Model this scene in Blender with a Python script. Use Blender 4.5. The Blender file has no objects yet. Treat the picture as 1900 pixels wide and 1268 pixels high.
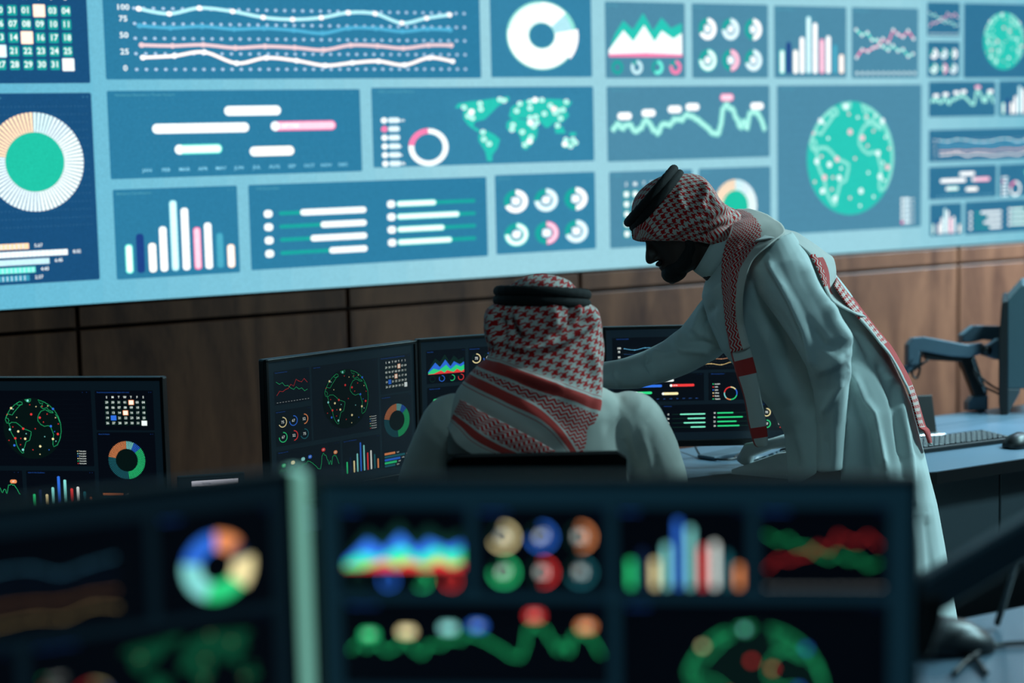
import bpy, bmesh, math, random
import numpy as np
from mathutils import Vector, Matrix, noise
from mathutils.geometry import tessellate_polygon
random.seed(7)
C = bpy.context.scene.collection
SC = bpy.context.scene

# ------------------------------------------------------------------ camera
FPX = 3337.0                                   # focal length for a 1900 px wide frame
YAW, PITCH, ROLL, EYE = math.radians(30), math.atan(384/3337.0), .022, 1.62
_r0 = np.array([math.cos(YAW), -math.sin(YAW), 0.]); _fh = np.array([math.sin(YAW), math.cos(YAW), 0.])
_zz = np.array([0, 0, 1.])
FW = _fh*math.cos(PITCH) - _zz*math.sin(PITCH)
_u0 = _zz*math.cos(PITCH) + _fh*math.sin(PITCH)
RT = math.cos(ROLL)*_r0 - math.sin(ROLL)*_u0
UP = math.cos(ROLL)*_u0 + math.sin(ROLL)*_r0
CP = np.array([0, 0, EYE])
cam = bpy.data.cameras.new('camera'); camo = bpy.data.objects.new('camera', cam); C.objects.link(camo)
M = Matrix.Identity(4)
for i in range(3):
    M[i][0], M[i][1], M[i][2], M[i][3] = RT[i], UP[i], -FW[i], CP[i]
camo.matrix_world = M
cam.sensor_width = 36; cam.lens = FPX/1900*36
cam.clip_start = .05; cam.clip_end = 60
cam.dof.use_dof = True; cam.dof.focus_distance = 4.22; cam.dof.aperture_fstop = 1.7
SC.camera = camo

def P(x, y, Z):                                # survey point: pixel of the photograph at depth Z metres
    return CP + (FW + RT*(x-950)/FPX - UP*(y-634)/FPX)*Z
def onz(x, y, z):
    d = FW + RT*(x-950)/FPX - UP*(y-634)/FPX
    return CP + d*((z-EYE)/d[2])

# ------------------------------------------------------------------ world, exposure, lamps
w = bpy.data.worlds.new('room_air'); SC.world = w; w.use_nodes = True
w.node_tree.nodes['Background'].inputs[0].default_value = (.25, .55, .75, 1)
w.node_tree.nodes['Background'].inputs[1].default_value = .007
SC.view_settings.view_transform = 'Standard'; SC.view_settings.look = 'None'
SC.view_settings.exposure = 0; SC.view_settings.gamma = 1; SC.view_settings.use_curve_mapping = False

def lin(c):
    return tuple(((v/255)/12.92 if v/255 <= .04045 else ((v/255+.055)/1.055)**2.4) for v in c)
def area(name, loc, tgt, size, power, col, sy=None, spread=180):
    l = bpy.data.lights.new(name, 'AREA'); l.energy = power; l.color = col; l.size = size
    l.spread = math.radians(spread)
    if sy: l.shape = 'RECTANGLE'; l.size_y = sy
    o = bpy.data.objects.new(name, l); C.objects.link(o); o.location = loc
    d = Vector(tgt) - Vector(loc); o.rotation_euler = d.to_track_quat('-Z', 'Y').to_euler()
    return o
CEIL = 3.0
TEAL = (.45, .86, 1.0)
COOL = (.52, .90, .98)
LAMPS = [((4.9, 1.9), 130, .4, COOL), ((5.1, 3.2), 120, .4, COOL), ((1.0, 1.3), 12, .6, TEAL), ((6.9, 3.4), 30, .9, (.95, .96, 1))]  # the teal one is an unseen fill, placed to brighten the seated man's back
WASH = [(6.3, 4.2, 330), (4.9, 4.5, 40)]
for (x, y), p, s, c in LAMPS:
    area('ceiling_panel_light', (x, y, CEIL-.03), (x, y, 0), s, p, c)
for x, y, p in WASH:
    area('wall_washer_light', (x, y, CEIL-.05), (x+.1, 5.2, .6), .12, p, (.55, .80, 1), spread=130)

# ------------------------------------------------------------------ helpers
def tag(o, label=None, cat=None, group=None, kind=None):
    if label: o['label'] = label
    if cat: o['category'] = cat
    if group: o['group'] = group
    if kind: o['kind'] = kind
    return o
def empty(name, loc=(0, 0, 0), rz=0, label=None, cat=None, group=None):
    o = bpy.data.objects.new(name, None); C.objects.link(o); o.location = loc; o.rotation_euler = (0, 0, rz)
    o.empty_display_size = .05
    return tag(o, label, cat, group)
def newobj(name, me, mt, parent=None, smooth=False):
    o = bpy.data.objects.new(name, me); C.objects.link(o)
    if mt:
        for m_ in (mt if isinstance(mt, (list, tuple)) else [mt]): me.materials.append(m_)
    if smooth:
        me.polygons.foreach_set('use_smooth', [True]*len(me.polygons))
    if parent: o.parent = parent
    return o
def mesh_of(verts, faces, name='m'):
    me = bpy.data.meshes.new(name); me.from_pydata([tuple(v) for v in verts], [], faces); me.update(); return me
def fix_normals(me):
    bm = bmesh.new(); bm.from_mesh(me); bmesh.ops.recalc_face_normals(bm, faces=bm.faces); bm.to_mesh(me); bm.free()
def nodes(m):
    m.use_nodes = True; nt = m.node_tree; return nt, nt.nodes, nt.links
def mat(name, col, rough=.5, metal=0, bump=0, scale=60, var=.06, spec=.5, coat=0, sheen=0):
    m = bpy.data.materials.new(name); nt, N, L = nodes(m); b = N['Principled BSDF']
    c = lin(col); b.inputs['Roughness'].default_value = rough; b.inputs['Metallic'].default_value = metal
    b.inputs['Specular IOR Level'].default_value = spec; b.inputs['Coat Weight'].default_value = coat
    b.inputs['Sheen Weight'].default_value = sheen
    tc = N.new('ShaderNodeTexCoord'); nz = N.new('ShaderNodeTexNoise'); nz.inputs['Scale'].default_value = scale
    L.new(tc.outputs['Object'], nz.inputs['Vector'])
    mx = N.new('ShaderNodeMix'); mx.data_type = 'RGBA'
    mx.inputs[6].default_value = tuple(v*(1-var) for v in c)+(1,); mx.inputs[7].default_value = tuple(min(1, v*(1+var)) for v in c)+(1,)
    L.new(nz.outputs['Fac'], mx.inputs[0]); L.new(mx.outputs[2], b.inputs['Base Color'])
    if bump:
        bp = N.new('ShaderNodeBump'); bp.inputs['Strength'].default_value = bump; bp.inputs['Distance'].default_value = .002
        L.new(nz.outputs['Fac'], bp.inputs['Height']); L.new(bp.outputs[0], b.inputs['Normal'])
    return m
def emit_mat(name, grain=0):
    m = bpy.data.materials.new(name); nt, N, L = nodes(m)
    N.remove(N['Principled BSDF']); e = N.new('ShaderNodeEmission'); a = N.new('ShaderNodeAttribute'); a.attribute_name = 'pix'
    L.new(a.outputs['Color'], e.inputs[0]); L.new(e.outputs[0], N['Material Output'].inputs[0])
    if grain:
        tc = N.new('ShaderNodeTexCoord'); nz = N.new('ShaderNodeTexNoise'); nz.inputs['Scale'].default_value = 260
        mr = N.new('ShaderNodeMapRange'); mr.inputs[3].default_value = 1-grain; mr.inputs[4].default_value = 1+grain
        L.new(tc.outputs['Object'], nz.inputs['Vector']); L.new(nz.outputs['Fac'], mr.inputs[0]); L.new(mr.outputs[0], e.inputs[1])
    return m
PIX = emit_mat('screen_pixels'); LED = emit_mat('led_wall_pixels', .22)
def sheen_screen(name, base, rough=.35):          # LCD surface: dark, soft reflection, on top of its own glow
    m = bpy.data.materials.new(name); nt, N, L = nodes(m); b = N['Principled BSDF']
    b.inputs['Base Color'].default_value = (.004, .006, .008, 1); b.inputs['Roughness'].default_value = rough
    a = N.new('ShaderNodeAttribute'); a.attribute_name = 'pix'
    L.new(a.outputs['Color'], b.inputs['Emission Color']); b.inputs['Emission Strength'].default_value = 1
    return m
LCD = sheen_screen('lcd_pixels', None)
BLACK = mat('matt_black_plastic', (14, 16, 19), .42)
BLACKF = mat('black_mesh_fabric', (5, 5, 7), .9, spec=.08, bump=.4, scale=400)
DGREY = mat('dark_grey_plastic', (34, 40, 46), .4)
GREYM = mat('grey_painted_metal', (84, 104, 118), .38, .2)
SILV = mat('silver_metal', (200, 208, 210), .25, .85)
WHITEP = mat('white_plastic', (205, 212, 214), .4)
LAM = mat('grey_blue_laminate', (98, 120, 138), .33, scale=200, var=.03)
PANELM = mat('dark_grey_cabinet_panel', (58, 68, 74), .5, var=.04)
CARPET = mat('dark_carpet', (28, 32, 38), .95, bump=.6, scale=300)
PAINT = mat('dark_painted_wall', (36, 40, 44), .7)
CEILM = mat('ceiling_paint', (52, 55, 58), .8)

class MB:
    """collects boxes and tubes for one mesh"""
    def __init__(s): s.bm = bmesh.new()
    def box(s, c, d, rot=None, bev=.003, seg=2):
        r = bmesh.ops.create_cube(s.bm, size=1); vs = r['verts']
        for v in vs: v.co = Vector((v.co.x*d[0], v.co.y*d[1], v.co.z*d[2]))
        if bev: 
            es = list({e for v in vs for e in v.link_edges})
            q = bmesh.ops.bevel(s.bm, geom=es, offset=min(bev, min(d)*.45), segments=seg, affect='EDGES', profile=.5)
            vs = list({v for f in q['faces'] for v in f.verts} | {v for v in vs if v.is_valid})
        mt = Matrix.Translation(Vector(c)) @ (rot.to_4x4() if rot else Matrix.Identity(4))
        done = set()
        stack = list(vs)
        while stack:
            v = stack.pop()
            if v in done: continue
            done.add(v)
            for e in v.link_edges:
                o = e.other_vert(v)
                if o not in done: stack.append(o)
        for v in done: v.co = mt @ v.co
        return s
    def prism(s, pts, y0, y1):                       # outline in x,z extruded along y
        n = len(pts); a = [s.bm.verts.new((x, y0, z)) for x, z in pts]; b = [s.bm.verts.new((x, y1, z)) for x, z in pts]
        s.bm.faces.new(a); s.bm.faces.new(b[::-1])
        for i in range(n): s.bm.faces.new((a[i], b[i], b[(i+1) % n], a[(i+1) % n]))
        return s
    def slab(s, pts, z0, z1):                        # plan outline extruded in z
        n = len(pts); a = [s.bm.verts.new((x, y, z0)) for x, y in pts]; b = [s.bm.verts.new((x, y, z1)) for x, y in pts]
        s.bm.faces.new(a[::-1]); s.bm.faces.new(b)
        for i in range(n): s.bm.faces.new((a[i], a[(i+1) % n], b[(i+1) % n], b[i]))
        return s
    def tube(s, pts, r, n=12, cap=True):
        pts = [Vector(p) for p in pts]; rs = r if isinstance(r, (list, tuple)) else [r]*len(pts)
        up = Vector((0, 0, 1)); rings = []
        prev = None
        for i, p in enumerate(pts):
            t = (pts[min(i+1, len(pts)-1)] - pts[max(i-1, 0)]).normalized()
            if prev is None:
                a = t.cross(up if abs(t.z) < .9 else Vector((1, 0, 0))).normalized()
            else:
                a = (prev - t*prev.dot(t)).normalized()
            prev = a; b = t.cross(a)
            rings.append([s.bm.verts.new(p + (a*math.cos(k*2*math.pi/n) + b*math.sin(k*2*math.pi/n))*rs[i]) for k in range(n)])
        for i in range(len(rings)-1):
            for k in range(n): s.bm.faces.new((rings[i][k], rings[i][(k+1) % n], rings[i+1][(k+1) % n], rings[i+1][k]))
        if cap: s.bm.faces.new(rings[0][::-1]); s.bm.faces.new(rings[-1])
        return s
    def build(s, name, mt, parent=None, smooth=False):
        bmesh.ops.recalc_face_normals(s.bm, faces=s.bm.faces)
        me = bpy.data.meshes.new(name); s.bm.to_mesh(me); s.bm.free(); return newobj(name, me, mt, parent, smooth)
def spline(pts, n=8):
    pts = [np.array(p, float) for p in pts]; q = [pts[0]]+pts+[pts[-1]]; out = []
    for i in range(1, len(q)-2):
        for k in range(n):
            t = k/n; out.append(.5*((2*q[i])+(-q[i-1]+q[i+1])*t+(2*q[i-1]-5*q[i]+4*q[i+1]-q[i+2])*t*t+(-q[i-1]+3*q[i]-3*q[i+1]+q[i+2])*t**3))
    out.append(pts[-1]); return out

# ------------------------------------------------------------------ screen graphics
_tx = {}
def text_mesh(s):
    if s not in _tx:
        cu = bpy.data.curves.new('t', 'FONT'); cu.body = s; cu.size = 1; cu.align_x = 'CENTER'; cu.align_y = 'CENTER'
        cu.resolution_u = 2; cu.offset = .012
        o = bpy.data.objects.new('t', cu); C.objects.link(o); bpy.context.view_layer.update()
        me = bpy.data.meshes.new_from_object(o.evaluated_get(bpy.context.evaluated_depsgraph_get()))
        _tx[s] = ([(v.co.x, v.co.y) for v in me.vertices], [tuple(p.vertices) for p in me.polygons])
        bpy.data.objects.remove(o); bpy.data.curves.remove(cu); bpy.data.meshes.remove(me)
    return _tx[s]
WALLPAL = dict(g=((105, 232, 212), (238, 252, 250)), w=((240, 250, 250), (255, 255, 255)), y=((250, 250, 240), (255, 255, 252)),
               o=((255, 226, 200), (255, 250, 246)), r=((238, 120, 165), (250, 205, 222)), b=((190, 228, 236), (225, 244, 248)),
               n=((32, 70, 140), (32, 70, 140)), t=((60, 160, 192), (80, 178, 205)), c=((150, 222, 232), (215, 244, 246)),
               dg=((28, 172, 165), (28, 172, 165)), fill=((44, 203, 188), (44, 203, 188)), txt=((205, 235, 240),)*2, head=((95, 185, 210),)*2,
               dot=((92, 158, 190),)*2, ol=((150, 240, 226),)*2)
MONPAL = dict(g=((44, 205, 125),)*2, w=((228, 238, 232),)*2, y=((240, 224, 165),)*2, o=((228, 140, 88),)*2, r=((222, 55, 55),)*2,
              b=((45, 105, 210),)*2, n=((18, 34, 66),)*2, t=((30, 96, 106),)*2, c=((130, 215, 210),)*2, dg=((9, 34, 29),)*2,
              fill=((4, 16, 15),)*2, txt=((215, 225, 225),)*2, head=((30, 74, 150),)*2, dot=((14, 24, 34),)*2, ol=((36, 170, 105),)*2)
class Cv:
    """flat coloured shapes lying on one tile of a screen; origin bottom-left of the tile in metres"""
    def __init__(s, x0, z0, x1, z1, pal, ysurf, gain, hot, sx=1.0, eps=.00022, thick=1.0):
        s.x0, s.z0, s.w, s.h = x0, z0, x1-x0, z1-z0; s.pal = pal; s.y = ysurf; s.gain = gain; s.hot = hot; s.sx = sx; s.eps = eps
        s.v = []; s.f = []; s.c = []; s.layer = 1; s.thick = thick
    def col(s, k, inner=0, dim=1):
        c = s.pal[k][inner] if isinstance(k, str) else k
        l = lin(c)
        if s.hot and k in ('fill', 'dg', 'dot', 'ol', 't', 'n', 'head'): dim = dim/s.gain
        return (l[0]*s.gain*dim, l[1]*s.gain*dim, l[2]*s.gain*dim, 1)
    def raw(s, pts, faces, rgba, layer=None):
        b = len(s.v); y = s.y - (layer or s.layer)*s.eps
        s.v += [(s.x0+p[0], y, s.z0+p[1]) for p in pts]
        for f in faces: s.f.append(tuple(b+i for i in f)); s.c.append(rgba)
    def poly(s, pts, rgba, convex=True):
        if convex: s.raw(pts, [tuple(range(len(pts)))], rgba)
        else: s.raw(pts, tessellate_polygon([[Vector((p[0], p[1], 0)) for p in pts]]), rgba)
    def rr(s, cx, cz, w, h, r, rgba):
        r = min(r, w/2, h/2); pts = []
        for qx, qz, a0 in ((1, 1, 0), (-1, 1, 90), (-1, -1, 180), (1, -1, 270)):
            for k in range(5):
                a = math.radians(a0+k*22.5); pts.append((cx+qx*(w/2-r)+r*math.cos(a), cz+qz*(h/2-r)+r*math.sin(a)))
        s.poly(pts, rgba)
    def hotrr(s, cx, cz, w, h, r, k):
        s.rr(cx, cz, w, h, r, s.col(k))
        if s.hot:
            s.layer += .5; d = min(w, h)*.3; s.rr(cx, cz, w-d, h-d, r, s.col(k, 1)); s.layer -= .5
    def disc(s, cx, cz, r, rgba, n=24, sx=None):
        sx = sx or s.sx
        s.poly([(cx+sx*r*math.cos(i*2*math.pi/n), cz+r*math.sin(i*2*math.pi/n)) for i in range(n)], rgba)
    def arc(s, cx, cz, r0, r1, f0, f1, rgba):          # clockwise fractions from the top
        n = max(3, int(abs(f1-f0)*40)); pts = []
        for r in (r0, r1):
            for i in range(n+1):
                a = math.pi/2 - 2*math.pi*(f0+(f1-f0)*i/n); pts.append((cx+s.sx*r*math.cos(a), cz+r*math.sin(a)))
        s.raw(pts, [(i, i+1, n+2+i, n+1+i) for i in range(n)], rgba)
    def line(s, pts, t, rgba):
        n = len(pts); L = []; R = []
        for i in range(n):
            a = pts[max(0, i-1)]; b = pts[min(n-1, i+1)]; dx, dz = b[0]-a[0], b[1]-a[1]; l = math.hypot(dx, dz) or 1
            nx, nz = -dz/l*t/2, dx/l*t/2; L.append((pts[i][0]+nx, pts[i][1]+nz)); R.append((pts[i][0]-nx, pts[i][1]-nz))
        s.raw(L+R, [(i, i+1, n+i+1, n+i) for i in range(n-1)], rgba)
    def text(s, t, cx, cz, size, rgba, align='c'):
        v, f = text_mesh(t)
        if not v: return
        off = 0
        if align == 'l': off = -min(p[0] for p in v)
        s.raw([(cx+(p[0]+off)*size*s.sx, cz+p[1]*size) for p in v], f, rgba)
    def build(s, name, mt, parent):
        me = mesh_of(s.v, s.f, name); a = me.color_attributes.new('pix', 'FLOAT_COLOR', 'CORNER')
        dat = []
        for f, c in zip(s.f, s.c): dat += list(c)*len(f)
        a.data.foreach_set('color', dat)
        return newobj(name, me, mt, parent)

def w_title(c, t):
    hd = c.col('head', 0, 1/max(1, c.gain)); c.text(t, c.w*.03, c.h-min(.05*c.h, .014*c.unit), .011*c.unit, hd, 'l')
    for k in (.93, .965): c.disc(c.w*k, c.h-min(.045*c.h, .013*c.unit), .0018*c.unit, hd, 6)
def w_rings(c, nums=True):
    R = .145*c.h
    for (u, v, k, fr, t) in ((.2, .66, 'y', .68, '75'), (.5, .66, 'b', .74, '67'), (.8, .66, 'o', .5, '52'), (.2, .24, 'g', .76, '67'), (.5, .24, 'r', .5, '52'), (.8, .24, 't', .7, '75')):
        x, z = u*c.w, v*c.h; kk = {'y': 'w', 'b': 'b', 'o': 'w', 't': 'b'}.get(k, k) if c.hot else k
        s0 = .55 if c.hot else .83
        c.arc(x, z, R*s0, R, 0, 1, c.col('dg')); c.layer += 1
        c.arc(x, z, R*s0, R*1.02, 0, fr, c.col(kk))
        if c.hot: c.layer += 1; c.arc(x, z, R*(s0+.08), R*.93, .01, fr-.01, c.col(kk, 1)); c.layer -= 1; c.disc(x, z, R*.38, c.col((225, 240, 245)))
        c.layer += 1; c.text(t, x, z, R*(.85 if c.hot else .74), c.col('w')); c.layer -= 2
def w_bars(c):
    for u, h, k in zip((.105, .195, .29, .38, .47, .56, .655, .745, .84, .93), (.33, .44, .33, .51, .80, .71, .485, .53, .41, .27), 'gnycbcrwto'):
        if c.hot and k in 'b': k = 'c'
        elif c.hot and k in 'c': k = 'w'
        wd = (.062 if c.hot else .04)*c.w; hh = h*c.h
        c.hotrr(u*c.w, .06*c.h+hh/2, wd, hh, wd*.4, k)
G1 = [(958, 160), (990, 190), (1020, 175), (1045, 215), (1075, 215), (1105, 250), (1135, 270), (1162, 245), (1190, 275), (1218, 265), (1248, 305), (1275, 290)]
R1 = [(960, 312), (990, 268), (1022, 278), (1050, 258), (1078, 250), (1105, 208), (1135, 230), (1162, 158), (1188, 182), (1218, 197), (1246, 162), (1277, 207)]
def w_cross(c):
    f = lambda p: ((p[0]-935)/370*c.w, (1-(p[1]-38)/387)*c.h)
    t = .03*c.h if c.hot else .010*c.h*c.thick
    for L, k in ((G1, 'g'), (R1, 'r')):
        q = [f(p) for p in L]; c.line(q, t, c.col(k)); c.layer += 1
        for p in q:
            c.disc(*p, t*.8, c.col('w' if c.hot else k), 8)
        c.layer += .5
    for i in range(12): c.rr((.075+i*.0785)*c.w, .07*c.h, .045*c.w, (.05 if c.hot else .016)*c.h, .02*c.h, c.col('txt', 0, .8 if c.hot else .45))
AR = dict(dg=[(0, .1), (.08, .5), (.2, .82), (.33, .62), (.47, 1), (.6, .6), (.72, .9), (.85, .66), (1, .78)],
          b=[(0, .15), (.2, .6), (.33, .35), (.48, .72), (.62, .35), (.72, .6), (.88, .42), (1, .55)],
          g=[(0, .1), (.15, .3), (.3, .2), (.5, .45), (.62, .2), (.78, .42), (.9, .3), (1, .4)],
          r=[(0, .02), (.15, .03), (.35, .17), (.45, .05), (.52, .17), (.7, .05), (.8, .2), (.92, .05), (1, .15)])
def w_area(c):
    x0, x1, z0, z1 = .04*c.w, .96*c.w, .28*c.h, .86*c.h
    for k in ('dg', 'b', 'g', 'r'):
        col = c.col({'b': 'w', 'g': 'w', 'dg': 'fill'}.get(k, k) if c.hot else k, 0)
        pts = AR[k] if not (c.hot and k == 'r') else [(0, .06), (.5, .09), (1, .06)]
        pts = [(x0+(x1-x0)*p[0], z0+(z1-z0)*p[1]) for p in pts]
        c.poly([(x0, z0)]+pts+[(x1, z0)], col, False); c.layer += 1
    for u, k, fr in ((.14, 'dg', .9), (.38, 'b', .85), (.64, 'g', .6), (.87, 'r', .8)):
        R = .095*c.h; c.arc(u*c.w, .14*c.h, R*.55 if c.hot else R*.8, R, 0, 1, c.col('dg')); c.layer += 1
        c.arc(u*c.w, .14*c.h, R*.5 if c.hot else R*.8, R, 0, fr, c.col(k)); c.layer -= 1
BD = [(1153, 217, 'g'), (1196, 212, 'y'), (1244, 206, 'c'), (1277, 202, 'b'), (1342, 185, 'r'), (1400, 202, 'o')]
BL = [(1131, 240), (1140, 228), (1150, 235), (1160, 228), (1172, 245), (1183, 235), (1192, 222), (1205, 240), (1212, 247), (1222, 230), (1235, 235), (1243, 222), (1255, 225), (1262, 215), (1277, 217), (1290, 225), (1303, 238), (1315, 252), (1324, 253), (1331, 235), (1334, 205), (1342, 195), (1352, 205), (1362, 225), (1368, 240), (1376, 225), (1380, 245), (1386, 215), (1396, 210), (1403, 212), (1410, 230), (1417, 245)]
def w_badges(c):
    f = lambda p: ((p[0]-1122)/303*c.w, (1-(p[1]-160)/137)*c.h)
    for i in range(34):
        for j in range(12): c.disc((.03+i*.0285)*c.w, (.1+j*.055)*c.h, .007*c.h, c.col('dot'), 5)
    c.layer += 1
    rnd = random.Random(3); q = []
    pts = [f(p) for p in BL]
    for a, b in zip(pts[:-1], pts[1:]):
        for k in range(3):
            t = k/3; q.append((a[0]+(b[0]-a[0])*t, a[1]+(b[1]-a[1])*t+rnd.uniform(-.025, .025)*c.h))
    q.append(pts[-1])
    if c.hot: c.line(q, .085*c.h, c.col('ol')); c.layer += 1; c.line(q, .02*c.h, c.col((190, 245, 238)))
    else: c.line(q, .010*c.h*c.thick, c.col('g', 0, .9))
    c.layer += 1
    for x, y, k in BD:
        p = f((x, y)); kk = k if not c.hot or k == 'r' else 'w'
        c.hotrr(p[0], p[1]+.02*c.h, (.085 if c.hot else .062)*c.w, .1*c.h, .05*c.h, kk)
        if not c.hot: c.layer += 1; c.text('67', p[0], p[1]+.02*c.h, .06*c.h, c.col('w')); c.layer -= 1
GO = [[(228, 288), (290, 283), (285, 303), (268, 318), (245, 312), (228, 288)],
      [(150, 320), (175, 303), (120, 330), (70, 378), (35, 425), (24, 465), (45, 500), (75, 505), (55, 490), (68, 480), (60, 460), (40, 455), (45, 440), (60, 420), (80, 425), (100, 430), (120, 405), (150, 375), (180, 345), (205, 335), (200, 318), (175, 303), (150, 320), (150, 335), (165, 345), (205, 335)],
      [(75, 505), (90, 492), (135, 495), (170, 520), (200, 548), (245, 562), (275, 575), (272, 600), (255, 650), (220, 662), (205, 705), (190, 735), (192, 760), (178, 762), (150, 730), (128, 690), (120, 640), (95, 605), (72, 560), (75, 530), (65, 510), (75, 505)],
      [(495, 410), (470, 408), (440, 392), (420, 382), (380, 395), (360, 420), (345, 450), (345, 480), (370, 510), (405, 528), (440, 520), (465, 530), (475, 560), (490, 600), (480, 640), (478, 690), (485, 705), (520, 690), (545, 660), (570, 640), (574, 570), (568, 500), (545, 440), (515, 390), (470, 340), (420, 315), (355, 295), (375, 330), (400, 325), (390, 350), (375, 355), (400, 375), (440, 365), (450, 385), (490, 400), (495, 410)],
      [(553, 650), (555, 625), (568, 618), (570, 635), (553, 655)], [(515, 423), (535, 445), (550, 480), (562, 500)]]
GP = dict(r=[(284, 423, 1), (365, 452, 1), (200, 548, 1), (530, 594, 1), (119, 632, 1), (276, 340), (393, 354), (437, 421), (398, 490), (540, 506), (101, 533), (172, 633), (166, 688), (57, 650), (283, 732), (316, 548), (40, 420)],
          y=[(86, 362, 1), (151, 572, 1), (214, 636, 1), (355, 702, 1), (481, 637, 1), (334, 356), (349, 771), (143, 450), (516, 452), (448, 350)],
          c=[(257, 304, 1), (71, 555, 1), (187, 732, 1), (113, 378), (226, 592), (403, 617), (508, 656)], b=[(503, 370, 1), (467, 526, 1), (106, 694, 1), (500, 572), (438, 732)])
def legend(c, x, z, dz, names, keys, size):
    for i, (n, k) in enumerate(zip(names, keys)):
        zz = z-i*dz
        c.disc(x, zz, size*(.62 if c.hot else .32), c.col(k if not c.hot or k == 'r' else 'w'), 10)
        if c.hot: c.layer += .5; c.rr(x+size*2.2, zz, size*2.6, size*1.1, size*.5, c.col((205, 232, 240))); c.layer += .5
        c.text(n, x+size*1.0, zz, size, c.col('w'), 'l'); 
        if c.hot: c.layer -= 1
def w_globe(c, leg=True):
    cx, cz, R = .5*c.w, .5*c.h, (.39 if c.hot or c.thick > 1 else .405)*c.h
    def f(p):
        x, z = (p[0]-292)/283, -(p[1]-546)/266; r = max(1, math.hypot(x, z)/.965)
        return cx+x/r*R*c.sx, cz+z/r*R
    for j in range(14): c.line([(.05*c.w, (.1+.06*j)*c.h), (.95*c.w, (.1+.06*j)*c.h)], .0015*c.h, c.col('dot', 0, .6))
    c.layer += 1
    c.disc(cx, cz, R, c.col('fill'), 48); c.layer += 1
    for L in GO:
        q = [f(p) for p in L]; c.line(q, (.024 if c.hot else .0052*c.thick)*c.h, c.col('ol'))
    c.layer += 1
    for k, L in GP.items():
        for p in L:
            big = len(p) == 3; x, z = f(p)
            if c.thick > 1 and not big: continue
            r = R*(.062 if big else .032)*(.85 if c.hot else .62)
            if c.hot:
                c.disc(x, z, r, c.col((225, 245, 245) if k != 'r' else (238, 190, 200)), 12)
            else: c.disc(x, z, r, c.col(k, 0, 1 if big else .7), 10)
    if leg: legend(c, .9*c.w-.03*c.unit, .2*c.h+.0, .027*c.h if False else .026*c.h*1.25, ['Focus point']*6, 'ycbygr', .02*c.h)
def w_cal(c, blob=False):
    x0, dx, z0, dz = .2*c.w, .105*c.w, .83*c.h, .13*c.h; n = 29
    for i, t in enumerate('SMTWTFS'): c.text(t, x0+i*dx, z0, .075*c.h, c.col('w'))
    hl = {(0, 4): 'o', (2, 3): 'o', (3, 1): 'b', (4, 6): 'w'}
    days = [29, 30, 31]+list(range(1, 32))+[1]
    for r in range(5):
        for q in range(7):
            x, z = x0+q*dx, z0-(r+1)*dz; k = hl.get((r, q))
            if k:
                c.rr(x, z, dx*.9, dz*.95, .01*c.h, c.col(k, 0)); c.layer += 1; c.rr(x, z, dx*.72, dz*.78, .01*c.h, c.col((255, 240, 220) if k == 'o' else (230, 245, 245)) if (k != 'b' or c.hot) else c.col('b')); c.layer -= 1
            else:
                c.rr(x, z, dx*.72, dz*.78, .012*c.h, c.col('dg')); c.layer += 1
                if blob: c.disc(x, z, dz*.3, c.col('w'), 10, 1)
                c.text('%02d' % days[r*7+q], x, z, .075*c.h*(1.1 if c.hot else 1), c.col('w')); c.layer -= 1
def spokes(c, cx, cz, R, ri=.6, n=72):
    for i in range(n):
        a = (i+.5)/n; k = 'c' if a < .07 else 'b' if a < .14 else 'g' if a < .485 else 't' if a < .78 else 'o'
        if c.hot: k = {'t': 'b'}.get(k, k)
        col = c.col(k, 1 if c.hot and k not in 'o' else 0) if not (c.hot and k == 'o') else c.col((255, 222, 185))
        d = (.0052 if c.hot else .0030)
        c.arc(cx, cz, R*ri, R, a-d, a+d, col)
def dots(c, x0, x1, z0, z1, nx, nz, r):
    for i in range(nx):
        for j in range(nz): c.disc(x0+(x1-x0)*i/(nx-1), z0+(z1-z0)*j/(nz-1), r, c.col('dot'), 4)
def hbars(c, z0, dz, x0, L):
    for i, (l, k, t) in enumerate(zip((.47, .9, .69, .53, .46), 'ocbgt', ('5.67', '8.02', '6.45', '4.43', '2.57'))):
        z = z0-i*dz; w = l*L; kk = {'b': 'b', 'c': 'w'}.get(k, k) if c.hot else ('t' if k == 'c' else k)
        c.rr(x0+w/2, z, w, dz*.72, .001, c.col(kk if not (c.hot and k == 'o') else (255, 215, 170)))
        if c.hot:
            c.layer += 1
            for j in range(int(w/.0125)): c.rr(x0+.006+j*.0125, z, .003, dz*.6, 0, c.col((190, 222, 236), 0))
            c.layer -= 1
        c.text(t, x0+w+dz*1.2, z, dz*.6, c.col('w'))
def w_radial(c, bars=True):
    if bars: cx, cz, R = .5*c.w, .64*c.h, .26*c.h if c.hot else .245*c.h
    else: cx, cz, R = .5*c.w, .48*c.h, .36*c.h
    if bars and not c.hot: R = min(R, .42*c.w)
    dots(c, .05*c.w, .95*c.w, .3*c.h if bars else .1*c.h, .93*c.h, 30, 16, .0012*c.unit); c.layer += 1
    c.disc(cx, cz, R*.6, c.col('fill' if not c.hot else (30, 178, 152)), 40)
    spokes(c, cx, cz, R)
    if bars: hbars(c, .2*c.h, .042*c.h, .06*c.w, .75*c.w)
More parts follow.
